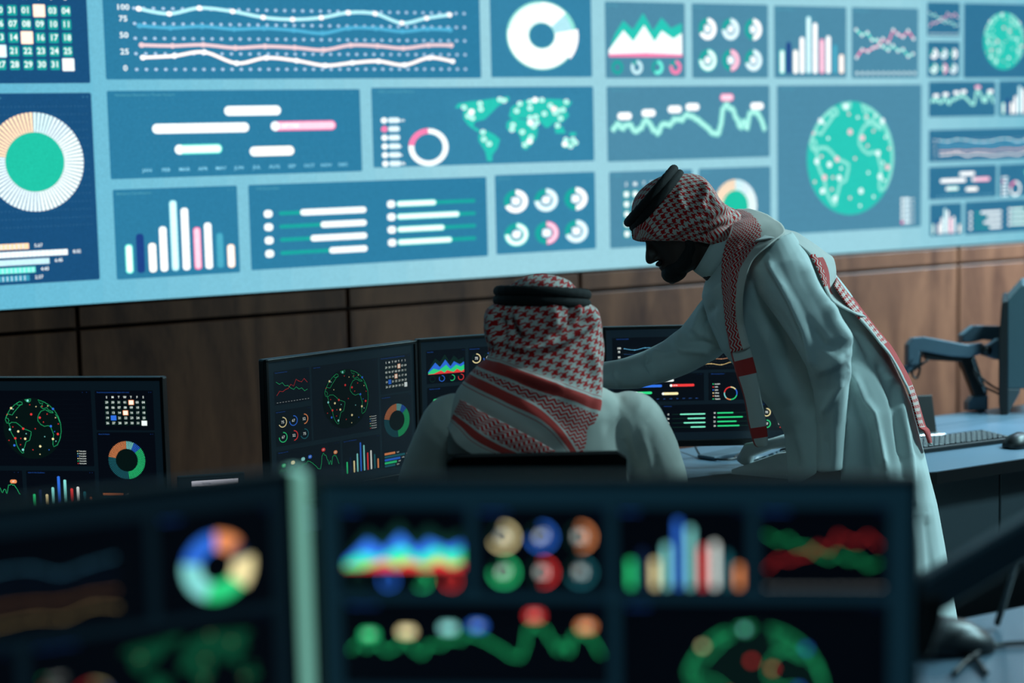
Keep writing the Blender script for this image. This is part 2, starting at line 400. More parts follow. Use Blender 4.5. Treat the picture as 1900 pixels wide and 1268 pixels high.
ML = [[(253, 22), (305, 30), (358, 19), (417, 24), (472, 34), (526, 37), (580, 33), (632, 23), (684, 24), (736, 41), (786, 31), (833, 24)],
      [(253, 52), (306, 55), (361, 52), (418, 56), (472, 54), (527, 57), (581, 62), (632, 52), (684, 52), (736, 57), (787, 52), (833, 53)],
      [(255, 86), (308, 87), (362, 85), (419, 90), (473, 87), (528, 89), (582, 93), (634, 84), (686, 85), (737, 89), (788, 83), (834, 83)],
      [(256, 108), (310, 105), (363, 98), (420, 118), (474, 108), (530, 113), (584, 122), (636, 117), (687, 114), (738, 121), (789, 107), (836, 114)]]
def w_multi(c):
    f = lambda p: (((p[0]-187)/703-.008)*c.w, (.095+(129-p[1])*.0054)*c.h)
    for y in (21, 48, 74, 101, 129):
        for i in range(38):
            p = f((245+i*16.7, y)); c.disc(p[0], p[1], .016*c.h if c.hot else .0065*c.h, c.col((165, 195, 222) if c.hot else (70, 84, 92)), 7)
    for y, t in ((20, '100'), (40, '75'), (69, '50'), (98, '25'), (127, '0')):
        p = f((226, y)); c.text(t, p[0], p[1], .075*c.h, c.col('w'))
    c.layer += 1
    cols = ((175, 232, 240), (75, 165, 200), (225, 195, 200), (255, 245, 240)) if c.hot else ((95, 175, 215), (28, 58, 96), (190, 140, 105), (235, 205, 140))
    for L, k, hot in zip(ML, cols, (1, 0, 0, 1)):
        q = spline([f(p) for p in L], 6); c.line(q, (.034 if c.hot else .0105*c.thick)*c.h, c.col(k)); c.layer += 1
        for p in L: c.disc(*f(p), (.026 if c.hot else .014*c.thick)*c.h, c.col((255, 255, 255) if hot and c.hot else k), 10)
        c.layer += 1
def w_donut(c):
    cx, cz, R = .5*c.w, .44*c.h, .35*c.h
    seg = [(0, .13, 'o', 1), (.13, .22, 'n', .93), (.22, .36, 'y', 1.1), (.36, .56, 'g', 1), (.56, .78, 'c', 1), (.78, 1, 'b', .98)]
    for a, b, k, q in seg:
        col = {'n': (165, 215, 225), 'b': (232, 245, 246)}.get(k, (253, 253, 253)) if c.hot else k
        c.arc(cx, cz, R*(.4 if c.hot else .46), R*q, a, b, c.col(col)); 
    if c.hot: c.layer -= .5; c.arc(cx, cz, R*.37, R*1.04, 0, 1, c.col('ol')); c.layer += .5
def w_pills(c):
    f = lambda p: ((p[0]-195)/475*c.w, (1-(p[1]-168)/160)*c.h)
    dots(c, .12*c.w, .95*c.w, .2*c.h, .9*c.h, 34, 8, .0012*c.unit); c.layer += 1
    for (a, b, y, k) in ((405, 513, 207, 'w'), (272, 451, 238, 'b'), (492, 620, 237, 'r'), (311, 399, 277, 'g'), (450, 536, 284, 'y')):
        p, q = f((a, y)), f((b, y)); kk = 'w' if c.hot and k == 'b' else k
        h = .115*c.h if c.hot else .09*c.h
        c.hotrr((p[0]+q[0])/2, p[1], q[0]-p[0], h, h/2, kk); c.layer += 1
        c.disc(p[0]+h*.5, p[1], h*.5, c.col('w'), 16, 1)
        c.text('EPT08' if k == 'r' else 'EPT05', p[0]+h*2.2, p[1], h*.6, c.col('w')); c.layer -= 1
    for i, t in enumerate('JAN FEB MAR APR MAY JUN JUL AUG SEP OCT NOV DEC'.split()):
        p = f((260+i*33.8, 314)); c.text(t, p[0], p[1], .055*c.h if c.hot else .045*c.h, c.col((130, 200, 225) if c.hot else (45, 85, 150)))
WM = [[(690, 590), (710, 565), (770, 555), (830, 550), (900, 540), (990, 530), (990, 555), (930, 580), (890, 620), (850, 655), (800, 665), (790, 690), (830, 715), (810, 722), (760, 685), (735, 650), (735, 590)],
      [(815, 735), (850, 710), (900, 735), (935, 765), (920, 810), (890, 850), (888, 885), (860, 880), (850, 830), (815, 770)],
      [(985, 640), (1000, 590), (1050, 560), (1130, 540), (1200, 545), (1290, 550), (1350, 565), (1330, 590), (1310, 600), (1330, 640), (1290, 680), (1240, 680), (1210, 705), (1190, 705), (1170, 680), (1140, 670), (1110, 655), (1050, 650), (1010, 655)],
      [(975, 670), (1010, 650), (1080, 660), (1130, 675), (1150, 700), (1140, 760), (1110, 800), (1080, 828), (1055, 815), (1050, 760), (1030, 725), (985, 725), (970, 700)],
      [(1240, 690), (1290, 700), (1310, 740), (1250, 740)], [(1330, 735), (1370, 735), (1365, 755), (1330, 755)], [(1280, 790), (1320, 770), (1370, 775), (1385, 800), (1340, 825), (1290, 820)]]
WP = [(740, 588), (780, 612, 1), (828, 568), (762, 634), (785, 645), (832, 598), (938, 545), (962, 553), (840, 722), (845, 762), (873, 788), (1008, 688), (1002, 714), (1030, 610), (1048, 570), (1106, 560), (1136, 551, 1), (1175, 551), (1106, 596), (1187, 628), (1222, 583), (1315, 562), (1243, 603, 2), (1265, 612), (1295, 608), (1248, 624), (1280, 655), (1262, 695), (1138, 645), (1106, 650), (1106, 677, 1), (1143, 678), (1124, 697), (1060, 727), (1108, 757), (1072, 798), (1100, 779, 1), (1308, 775), (1350, 775), (1302, 800, 1), (1365, 793), (1335, 813)]
def w_map(c):
    f = lambda p: ((p[0]/2.948+600-686)/414*c.w, (1-(p[1]/2.948-162)/143)*c.h)
    for j in range(26):
        for i in range(48): 
            if c.hot: c.disc((.33+i*.0135)*c.w, (.05+j*.033)*c.h, .006*c.h, c.col((64, 142, 172)), 4)
    c.layer += 1
    for L in WM: c.poly([f(p) for p in L], c.col('fill' if c.hot else (18, 90, 62)), False)
    c.layer += 1
    for p in WP:
        big = len(p) == 3; col = (255, 225, 225) if big and p[2] == 2 else (250, 255, 252) if big else (125, 228, 210)
        x, z = f(p)
        if c.hot: c.disc(x, z, (.04 if big else .034)*c.h, c.col((235, 250, 248)), 12); c.layer += .4; c.disc(x, z, (.036 if big else .024)*c.h, c.col(col), 12); c.layer -= .4
        else: c.disc(x, z, (.014 if big else .009)*c.h, c.col('y' if big else 'g'), 6)
    legend(c, .05*c.w, .59*c.h, .109*c.h, ['London', 'USA', 'India', 'China', 'Russia', 'Canada'], 'grbyog', .062*c.h)
    x, z, R = .238*c.w, .24*c.h, .24*c.h; r0 = .72 if c.hot else .88
    for a, b, k in ((0, .14, 'y'), (.14, .3, 'b'), (.3, .5, 'g'), (.5, .62, 'o'), (.62, .77, 'c'), (.77, 1, 'r')):
        c.arc(x, z, R*r0, R, a, b, c.col(k if not c.hot or k == 'r' else 'w'))
def w_sliders(c):
    f = lambda p: ((p[0]-458)/445*c.w, (1-(p[1]-337)/153)*c.h); h = .075*c.h if c.hot else .045*c.h
    for y, a, t in ((390, 548, '15'), (414, 584, '26'), (438, 565, '32'), (462, 598, '44')):
        p = f((510, y)); q = f((669, y)); s = f((a, y))
        c.rr((p[0]+q[0])/2, p[1], q[0]-p[0], h*.6, h, c.col('dg')); c.layer += 1
        c.rr((s[0]+q[0])/2, p[1], q[0]-s[0], h, h, c.col('w' if c.hot else (120, 225, 190))); c.layer -= 1
        if c.hot: c.rr(*f((491, y)), .035*c.w, .09*c.h, .04*c.h, c.col('w')); c.layer += 1
        c.text(t, *f((492, y)), .075*c.h, c.col('w'))
        if c.hot: c.layer -= 1
    for y, b, t in ((379, 803, '18'), (403, 848, '36'), (427, 818, '22'), (451, 832, '30')):
        y += 8 if not c.hot else 3
        p = f((726, y)); q = f((880, y)); s = f((b, y))
        c.rr((p[0]+q[0])/2, p[1], q[0]-p[0], h*.6, h, c.col('dg')); c.layer += 1
        c.hotrr((p[0]+s[0])/2, p[1], s[0]-p[0], h, h, 'g'); c.layer -= 1
        if c.hot: c.rr(*f((716, y)), .035*c.w, .09*c.h, .04*c.h, c.col('w')); c.layer += 1
        c.text(t, *f((713, y)), .075*c.h, c.col('w'))
        if c.hot: c.layer -= 1

LA = [('line_chart', w_cross, .037, .27, .07, .32, 'Threat Identification Rate'), ('gauge_chart', w_rings, .037, .27, .36, .625, 'Risk Severity Index'),
      ('globe_chart', w_globe, .283, .738, .07, .625, 'Cyber Threats'), ('calendar_chart', w_cal, .753, .972, .07, .36, 'Threat Hunting Schedule (Please highlight entire week)'),
      ('radial_chart', w_radial, .753, .972, .375, .94, 'Alerts Distribution'), ('peak_chart', w_badges, .037, .46, .66, .94, 'Risk Rate over CVE'), ('bar_chart', w_bars, .475, .738, .66, .94, 'Cyber A.I. Risk Classification')]
def lerp(a, b, t): return a+(b-a)*t
def _n(L, m=.03, mt=.07):
    return [(n, f, lerp(m, 1-m, a), lerp(m, 1-m, b), lerp(mt, 1-mt, t), lerp(mt, 1-mt, q), s) for n, f, a, b, t, q, s in L]
LB = _n([('trend_chart', w_multi, 0, .743, 0, .352, 'Events Per Second (EPS)'), ('donut_chart', w_donut, .766, 1, 0, .352, 'Threat Actors'), ('timeline_chart', w_pills, 0, .483, .384, .672, 'Numerous Revisions | Threat Vectors'),
      ('map_chart', w_map, .507, 1, .384, .672, 'EPM Connectivity Monitor'), ('bar_chart', w_bars, 0, .232, .712, 1, 'Malware Classification'), ('slider_chart', w_sliders, .254, .749, .712, 1, 'CVE Event Rate'), ('gauge_chart', w_rings, .768, 1, .712, 1, 'Risk Level')])
LC = _n([('area_chart', w_area, 0, .235, 0, .307, 'Events Rate'), ('gauge_chart', w_rings, .255, .488, 0, .307, 'Risk Severity Index'), ('bar_chart', w_bars, .508, .742, 0, .307, 'Classification'), ('line_chart', w_cross, .762, .99, 0, .307, 'Identification Rate'),
      ('peak_chart', w_badges, 0, .49, .342, .65, 'Risk Rate over CVE'), ('globe_chart', w_globe, .512, .99, .342, 1, 'Cyber Threats'), ('calendar_chart', w_cal, 0, .25, .69, 1, 'Hunting Schedule'), ('radial_chart', lambda c: w_radial(c, False), .27, .49, .69, 1, 'Alerts Distribution')])
BG1, BG2 = (4, 7, 15), (9, 19, 27)
def fill_screen(parent, lay, x0, z0, x1, z1, ysurf, pal, gain, hot, tile_cols, mt, sx=1, clip=None, thick=1.0, bgain=1, big={}):
    W, Hh = x1-x0, z1-z0
    for i, (n, f, a, b, t, q, title) in enumerate(lay):
        r = (x0+a*W, z1-q*Hh, x0+b*W, z1-t*Hh)
        if clip and not clip(r): continue
        c = Cv(*r, pal, ysurf, gain, hot, sx, eps=.0004 if hot else .00022, thick=thick); c.unit = Hh
        tc = tile_cols(r) if callable(tile_cols) else tile_cols
        g = c.gain*big.get(n, 1); c.gain = bgain; c.rr(c.w/2, c.h/2, c.w, c.h, .006*Hh, c.col(tc)); c.gain = g; c.layer = 2
        w_title(c, title); f(c); c.build(n, mt, parent)

# ------------------------------------------------------------------ room shell
WY = 5.2
def struct(o): o['kind'] = 'structure'; return o
RX0, RX1, RY0 = -1.6, 8.2, -2.6
struct(MB().box(((RX0+RX1)/2, (RY0+WY)/2, -.05), (RX1-RX0+.4, WY-RY0+1, .1), bev=0).build('floor', CARPET))
struct(MB().box(((RX0+RX1)/2, (RY0+WY)/2, CEIL+.05), (RX1-RX0+.4, WY-RY0+1, .1), bev=0).build('ceiling', CEILM))
struct(MB().box((RX0-.05, (RY0+WY)/2, CEIL/2), (.1, WY-RY0+.6, CEIL), bev=0).build('wall_left', PAINT))
struct(MB().box((RX1+.05, (RY0+WY)/2, CEIL/2), (.1, WY-RY0+.6, CEIL), bev=0).build('wall_right', PAINT))
struct(MB().box(((RX0+RX1)/2, RY0-.05, CEIL/2), (RX1-RX0, .1, CEIL), bev=0).build('wall_back', PAINT))
def wood():
    m = bpy.data.materials.new('walnut_veneer'); nt, N, L = nodes(m); b = N['Principled BSDF']
    tc = N.new('ShaderNodeTexCoord'); mp = N.new('ShaderNodeMapping'); mp.inputs['Scale'].default_value = (2.2, 2.2, .5)
    L.new(tc.outputs['Object'], mp.inputs[0])
    n1 = N.new('ShaderNodeTexNoise'); n1.inputs['Scale'].default_value = 2.2; n1.inputs['Detail'].default_value = 9; n1.inputs['Distortion'].default_value = 1.6
    n2 = N.new('ShaderNodeTexNoise'); n2.inputs['Scale'].default_value = 40; n2.inputs['Detail'].default_value = 5
    L.new(mp.outputs[0], n1.inputs['Vector']); L.new(mp.outputs[0], n2.inputs['Vector'])
    ad = N.new('ShaderNodeMath'); ad.operation = 'MULTIPLY_ADD'; ad.inputs[1].default_value = .22; L.new(n2.outputs['Fac'], ad.inputs[0]); L.new(n1.outputs['Fac'], ad.inputs[2])
    cr = N.new('ShaderNodeValToRGB'); cr.color_ramp.elements[0].position = .42; cr.color_ramp.elements[0].color = lin((60, 33, 23))+(1,)
    cr.color_ramp.elements[1].position = .85; cr.color_ramp.elements[1].color = lin((112, 72, 51))+(1,)
    L.new(ad.outputs[0], cr.inputs[0]); L.new(cr.outputs[0], b.inputs['Base Color']); b.inputs['Roughness'].default_value = .42
    return m
WOOD = wood()
wm = MB(); wm.box(((RX0+RX1)/2, WY+.13, CEIL/2), (RX1-RX0+.2, .2, CEIL), bev=0)
xs = [2.399+.8735*k for k in range(-5, 8)]
for a, b in zip(xs[:-1], xs[1:]):
    if b < RX0 or a > RX1: continue
    full = a > 5.75 or b < -.12
    for z0, z1 in ((.02, 1.073), (1.085, 2.9)) if full else ((.02, 1.073), (1.085, 1.143), (2.212, 2.9)):
        wm.box(((a+b)/2, WY+.01, (z0+z1)/2), (b-a-.012, .034, z1-z0), bev=.002, seg=1)
struct(wm.build('wall_front', WOOD))

# ------------------------------------------------------------------ video wall
vw = empty('video_wall', (0, WY+.0337, 1.152), 0, 'huge cyan LED video wall of dashboard charts hung over walnut panelling', 'video wall')
VX0, VX1, VZ0, VZ1 = -.1, 5.72, 1.152, 2.20
yb = -.05
MB().box(((VX0+VX1)/2, -.0225, (VZ0+VZ1)/2-1.152), (VX1-VX0+.02, .040, VZ1-VZ0+.012), bev=.004).build('frame', BLACK, vw)
def gapcol(x): return (140, 203, 222) if x > 1.7 else (104, 184, 212)
c = Cv(VX0, 0, VX1, VZ1-VZ0, WALLPAL, -.0435, 1, True); 
def vxs(a, b, n): return [a+(b-a)*i/n for i in range(n+1)]
g = vxs(0, c.w, 58)
def gc(x):                                       # the wall's own picture is a little paler towards its middle
    t = min(1, max(0, (x-1.3)/1.5)); a = np.array((104, 188, 216)); b = np.array((158, 214, 228)); v = a+(b-a)*t
    t2 = min(1, max(0, (x-4.6)/.8)); return tuple(v+(np.array((126, 196, 216))-v)*t2)
for a, b in zip(g[:-1], g[1:]): c.raw([(a, 0), (b, 0), (b, c.h), (a, c.h)], [(0, 1, 2, 3)], c.col(gc(VX0+a)), 0)
display = c.build('display', LED, vw)
def tcol(r):
    x = (r[0]+r[2])/2; z = (r[1]+r[3])/2+1.152
    if x < 1.62: return (27, 82, 128)
    if x < 3.36: return (47, 128, 166) if x < 2.6 else (56, 134, 170)
    if x < 4.84: return (80, 142, 170)
    return (50, 118, 154)
Z = lambda z: z-1.152
def wall_mod(lay, x0, z0, x1, z1, sx=1):
    fill_screen(display, lay, x0, Z(z0), x1, Z(z1), -.0437, WALLPAL, 1, True, tcol, LED, sx, clip=lambda r: r[2] > .9 and r[0] < 5.8)
# modules measured on the wall (world x, z)
def wtile(n, f, x0, z0, x1, z1, sx=1, unit=.9):
    c = Cv(x0, Z(z0), x1, Z(z1), WALLPAL, -.0437, 1, True, sx, eps=.0004); c.unit = unit
    c.rr(c.w/2, c.h/2, c.w, c.h, .005, c.col(tcol((x0, Z(z0), x1, Z(z1))))); c.layer = 2; c.gain = 1.3
    w_title(c, TT.get(f, 'Overview')); f(c); c.build(n, LED, display)
TT = {w_multi: 'Events Per Second (EPS)', w_donut: 'Threat Actors', w_pills: 'Numerous Revisions | Threat Vectors', w_map: 'EPM Connectivity Monitor', w_bars: 'Malware Classification', w_sliders: 'CVE Event Rate', w_rings: 'Risk Level', w_area: 'Events Rate', w_badges: 'Risk Rate over CVE', w_globe: 'Cyber Threats', w_cal: 'Hunting Schedule', w_radial: 'Alerts Distribution', w_cross: 'Identification Rate'}
wrad0 = lambda c: w_radial(c, False)
wtile('line_chart', w_cross, .03, 1.803, .42, 2.09)
wtile('gauge_chart', w_rings, .03, 1.52, .42, 1.77)
wtile('globe_chart', w_globe, .44, 1.52, 1.21, 2.09)
wtile('peak_chart', w_badges, .03, 1.222, .74, 1.485)
wtile('bar_chart', w_bars, .76, 1.222, 1.21, 1.485)
wtile('calendar_chart', w_cal, 1.23, 1.796, 1.598, 2.09)
wtile('radial_chart', w_radial, 1.25, 1.222, 1.598, 1.768)
wtile('trend_chart', w_multi, 1.645, 1.806, 2.902, 2.112, 1.2)
wtile('donut_chart', w_donut, 2.94, 1.808, 3.333, 2.12, 1.2)
wtile('timeline_chart', w_pills, 1.645, 1.515, 2.462, 1.773, 1.2)
wtile('map_chart', w_map, 2.502, 1.525, 3.336, 1.777, 1.2)
wtile('bar_chart', w_bars, 1.649, 1.218, 2.038, 1.484, 1.2)
wtile('slider_chart', w_sliders, 2.075, 1.222, 2.912, 1.484, 1.2)
wtile('gauge_chart', w_rings, 2.944, 1.225, 3.337, 1.488, 1.2)
wtile('area_chart', w_area, 3.388, 1.804, 3.72, 2.062)
wtile('gauge_chart', w_rings, 3.75, 1.803, 4.085, 2.062)
wtile('bar_chart', w_bars, 4.113, 1.802, 4.449, 2.06)
wtile('line_chart', w_cross, 4.475, 1.8, 4.802, 2.06)
wtile('peak_chart', w_badges, 3.39, 1.52, 4.09, 1.776)
wtile('globe_chart', w_globe, 4.124, 1.235, 4.819, 1.775)
wtile('calendar_chart', lambda c: w_cal(c, True), 3.395, 1.222, 3.745, 1.485)
wtile('radial_chart', wrad0, 3.773, 1.218, 4.093, 1.486)
U = .45
wtile('line_chart', w_cross, 4.847, 1.957, 5.014, 2.085, 1, U)
wtile('gauge_chart', w_rings, 4.848, 1.803, 5.014, 1.937, 1, U)
wtile('globe_chart', w_globe, 5.035, 1.799, 5.46, 2.084, 1, U)
wtile('peak_chart', w_badges, 4.857, 1.652, 5.204, 1.785, 1, U)
wtile('bar_chart', w_bars, 5.223, 1.65, 5.46, 1.787, 1, U)
wtile('trend_chart', w_multi, 4.858, 1.48, 5.46, 1.602, 1, U)
wtile('timeline_chart', w_pills, 4.859, 1.335, 5.214, 1.461, 1, U)
wtile('map_chart', w_map, 5.227, 1.334, 5.6, 1.46, 1, U)
wtile('bar_chart', w_bars, 4.865, 1.195, 5.03, 1.318, 1, U)
wtile('slider_chart', w_sliders, 5.047, 1.193, 5.46, 1.32, 1, U)

# ------------------------------------------------------------------ desks
def desk_front(x):                                # plan of the rear console's front edge: scooped where the operators work
    t = min(1, max(0, (3.12-x)/.4)); t = t*t*(3-2*t); return 3.345+.30*t if x < 3.12 else 3.345+.004*(x-3.12)
rd = empty('console_desk', (2.5, 3.8, 0), 0, 'long grey blue console desk under the small monitors and phone', 'desk')
def R(o): return lambda x, y: (x-o.location.x, y-o.location.y)
q = R(rd)
fx = [-.2+i*.12 for i in range(51)]
front = [q(x, desk_front(x)) for x in fx]
MB().slab(front+[q(fx[-1], 3.868), q(fx[0], 3.868)], .722, .75).build('worktop', LAM, rd)
MB().slab([q(fx[0], 3.872), q(fx[-1], 3.872), q(fx[-1], 4.0), q(fx[0], 4.0)], .722, .75).build('rear_shelf', LAM, rd)
edge = MB()
for a, b in zip(fx[:-1], fx[1:]):
    (ax, ay), (bx, by) = q(a, desk_front(a)), q(b, desk_front(b))
    edge.slab([(ax, ay-.004), (bx, by-.004), (bx, by+.0005), (ax, ay+.0005)], .718, .7485)
edge.build('edge_strip', BLACK, rd)
for x0 in 2.87+.56*np.arange(-5, 6):
    MB().box((q(x0+.28, 0)[0], q(0, 3.93)[1], .37), (.555, .018, .70), bev=.002).build('modesty_panel', PANELM, rd)
    if x0 > 2.8: MB().box((q(x0+.28, 0)[0], q(0, 3.40)[1], .586), (.553, .018, .262), bev=.002).build('front_panel', PANELM, rd)
for x0 in (-.15, 1.25, 3.3, 4.6, 5.7):
    MB().box((q(x0, 0)[0], q(0, 3.83)[1], .36), (.03, .3, .72), bev=.003).build('support_leg', PANELM, rd)
nd = empty('console_desk', (1.6, 1.75, 0), 0, 'nearest grey desk edge with tangled cables at the bottom right', 'desk')
MB().box((.5, 0, .735), (3.6, 1.1, .03), bev=.004).build('worktop', LAM, nd)
for x0 in (-1.2, .5, 2.2): MB().box((x0, 0, .36), (.04, .9, .72), bev=.004).build('support_leg', PANELM, nd)
MB().box((.5, .5, .5), (3.3, .02, .4), bev=.002).build('modesty_panel', PANELM, nd)

# ------------------------------------------------------------------ monitors
def monitor(x, y, zb, rz, w, h, lay, label, gain=1, stand=.75, side=None, group=None, frame=.008, chin=.017, bg=BG2, tile=BG1, thick=1.0, name='computer_monitor', bgain=1, slim=0.0, big={}):
    m = empty(name, (x, y, zb), rz, label, 'monitor', group)
    MB().box((0, .012, h/2), (w, .024, h), bev=.004).build('casing', BLACK, m)
    MB().prism([(-w*.36, h*.16), (w*.36, h*.16), (w*.36, h*.84), (-w*.36, h*.84)], .02, .052).build('rear_cover', DGREY, m)
    b = MB(); t = frame
    b.box((-w/2+t/2, -.002, h/2), (t, .008, h), bev=.0015); b.box((w/2-t/2, -.002, h/2), (t, .008, h), bev=.0015)
    b.box((0, -.002, h-t/2), (w, .008, t), bev=.0015); b.box((0, -.002, chin/2), (w, .008, chin), bev=.0015)
    b.build('bezel', BLACK, m)
    cx0, cx1, cz0, cz1 = -w/2+t, w/2-t, chin, h-t
    c = Cv(cx0, cz0, cx1, cz1, MONPAL, -.0006, 1, False); c.unit = h; c.gain = bgain
    c.raw([(0, 0), (c.w, 0), (c.w, c.h), (0, c.h)], [(0, 1, 2, 3)], c.col(bg), 0)
    d = c.build('display', LCD, m)
    fill_screen(d, lay, cx0, cz0, cx1, cz1, -.0008, MONPAL, gain, False, tile, LCD, thick=thick, bgain=bgain, big=big)
    if stand is not None:
        zz = stand-zb
        MB().box((0, .075, (h*.55+zz)/2), (.05, .02, h*.55-zz-.012), bev=.004).build('stand_neck', DGREY, m)
        MB().box((0, .05, h*.52), (.09, .05, .09), bev=.006).build('neck_mount', DGREY, m)
        MB().box((0, .05, zz+.0075), (.2, .17, .013), bev=.005).build('stand_base', DGREY, m)
    return m
m3 = monitor(*((P(1312, 716, 4.62)[:2])), P(1312, 830, 4.62)[2], -YAW+math.radians(0), .531, .314, LB,
             'dark monitor of trend lines, sliders and gauges behind the reaching arm', 1.25, bg=(11, 24, 33), stand=None)
z3 = .75-m3.location.z
MB().box((.24, .105, (.2+z3)/2+.01), (.03, .03, .2-z3-.02), bev=.005).build('stand_post', DGREY, m3)
MB().box((.125, .085, .17), (.25, .04, .05), bev=.005).build('stand_arm', DGREY, m3)
MB().box((.24, .105, z3+.006), (.09, .09, .011), bev=.004).build('stand_base', DGREY, m3)
def mon_from(xl, yl, Zl, xr, yr, Zr, h):
    a, b = P(xl, yl, Zl), P(xr, yr, Zr); d = b-a; return ((a+b)/2)[0], ((a+b)/2)[1], (a[2]+b[2])/2-h, math.atan2(d[1], d[0]), math.hypot(d[0], d[1])
x, y, zb, rz, wd = mon_from(490, 668, 4.16, 771, 632, 4.49, .345)
monitor(x, y, zb, rz, wd, .345, LA, 'dark angled monitor with a thin green globe, left of the seated man', .56, bg=(13, 26, 33), tile=(9, 17, 24))
x, y, zb, rz, wd = mon_from(774, 631, 4.50, 1104, 606, 4.70, .345)
monitor(x, y, zb, rz, wd, .345, LC, 'monitor with a red green blue area chart, half hidden by the seated man', .95, bg=(12, 25, 33))
x, y, zb, rz, wd = mon_from(-195, 700, 4.02, 303, 698, 3.93, .332)
monitor(x, y, zb, rz, wd, .33, LA, 'leftmost dark monitor with a bright green globe and a calendar', 1.15, bg=(8, 20, 28))
x, y, zb, rz, wd = mon_from(580, 888, 1.86, 1708, 884, 1.80, .36)
nr = monitor(x, y, zb, rz, wd, .36, LC, 'large blurred monitor with coloured bars in the close foreground', 2.6, stand=.75, bg=(11, 34, 45), tile=(2, 4, 9), thick=1.5, big=dict(area_chart=.72, bar_chart=.58, peak_chart=.62, line_chart=.36, globe_chart=.55, gauge_chart=.85))
x, y, zb, rz, wd = mon_from(-560, 981, 1.58, 541, 887, 1.83, .36)
glowtrim = mat('pale_green_trim_added_glow', (214, 240, 226), .45)
_g = glowtrim.node_tree.nodes['Principled BSDF']; _g.inputs['Emission Color'].default_value = (.30, .80, .62, 1); _g.inputs['Emission Strength'].default_value = .42  # monitor's side trim is no lamp: glow added where room lamps leave it dark
nl = monitor(x, y, zb, rz, wd, .36, LB, 'large blurred monitor with a round donut chart at bottom left', 1.15, stand=.75, bg=(8, 22, 30), tile=(2, 4, 9), thick=1.0, big=dict(trend_chart=.3, map_chart=.4, gauge_chart=.7))
MB().box((wd/2+.0078, .008, .18), (.015, .034, .36), bev=.004).build('side_trim_added_glow', glowtrim, nl)

# ------------------------------------------------------------------ cloth materials
def cloth(name, col, bump=.15):
    m = mat(name, col, .8, bump=bump, scale=900, var=.03, spec=.25, sheen=.25)
    return m
THOBE = cloth('white_cotton', (196, 208, 206)); THOBE2 = cloth('ivory_cotton', (206, 206, 196))
SKIN = mat('brown_skin', (48, 32, 26), .55, var=.08); HAIR = mat('black_hair', (9, 8, 8), .8, bump=.6, scale=500)
ROPE = mat('black_wool_rope', (3, 3, 4), .85, bump=.8, scale=700); SHOE = mat('black_leather', (12, 11, 11), .4)
SCARFW = cloth('white_scarf_cloth', (190, 192, 188)); SCARFR = cloth('red_scarf_stripe', (184, 52, 50))
def shemagh(name, thread=.00165):
    m = bpy.data.materials.new(name); nt, N, L = nodes(m); b = N['Principled BSDF']; b.inputs['Roughness'].default_value = .85; b.inputs['Specular IOR Level'].default_value = .2
    b.inputs['Sheen Weight'].default_value = .1
    uv = N.new('ShaderNodeUVMap'); uv.uv_map = 'weave'; ue = N.new('ShaderNodeUVMap'); ue.uv_map = 'edge'; se = N.new('ShaderNodeSeparateXYZ'); L.new(ue.outputs[0], se.inputs[0]); W_ = se.outputs[0]; sp = N.new('ShaderNodeSeparateXYZ'); L.new(uv.outputs[0], sp.inputs[0]); U_, V_ = sp.outputs[0], sp.outputs[1]
    def mt(op, a, b_=None, c_=None):
        n = N.new('ShaderNodeMath'); n.operation = op
        for i, x in enumerate((a, b_, c_)):
            if x is None: continue
            if isinstance(x, (int, float)): n.inputs[i].default_value = x
            else: L.new(x, n.inputs[i])
        return n.outputs[0]
    fl = lambda x: mt('FLOOR', x); lt = lambda x, v: mt('LESS_THAN', x, v); gt = lambda x, v: mt('GREATER_THAN', x, v)
    mod = lambda x, v: mt('FLOORED_MODULO', x, v); mul = lambda x, y: mt('MULTIPLY', x, y); sub = lambda x, y: mt('SUBTRACT', x, y); add = lambda x, y: mt('ADD', x, y)
    a = fl(mul(U_, 1/thread)); c = fl(mul(V_, 1/thread)); warp = lt(mod(a, 8), 4); weft = lt(mod(c, 8), 4); sel = lt(mod(add(a, c), 4), 2)
    hound = add(mul(sel, warp), mul(sub(1, sel), weft))
    tri = mt('PINGPONG', U_, .009)
    zig = lt(mod(add(V_, mul(tri, .8)), .0085), .0054)
    rng = lambda lo, hi: mul(mul(gt(V_, lo), lt(V_, hi)), lt(W_, -.004)); wng = lambda lo, hi: mul(gt(W_, lo), lt(W_, hi))
    red = add(mul(hound, lt(V_, 0)), mul(zig, rng(.036, .30)))
    for lo, hi in ((.003, .0045), (.010, .030)): red = add(red, rng(lo, hi))
    for lo, hi in ((.001, .018), (.0235, .025)): red = add(red, wng(lo, hi))
    red = mt('MINIMUM', red, 1)
    solid = mt('MINIMUM', add(rng(.010, .030), wng(.001, .018)), 1)
    m0 = N.new('ShaderNodeMix'); m0.data_type = 'RGBA'; m0.inputs[6].default_value = lin((182, 18, 22))+(1,); m0.inputs[7].default_value = lin((196, 66, 60))+(1,); L.new(solid, m0.inputs[0])
    m1 = N.new('ShaderNodeMix'); m1.data_type = 'RGBA'; m1.inputs[6].default_value = lin((200, 196, 188))+(1,); L.new(m0.outputs[2], m1.inputs[7]); L.new(red, m1.inputs[0])
    L.new(m1.outputs[2], b.inputs['Base Color']); return m
SHE = shemagh('red_white_shemagh', .0018); SHE1 = shemagh('coarse_red_white_shemagh', .00225)

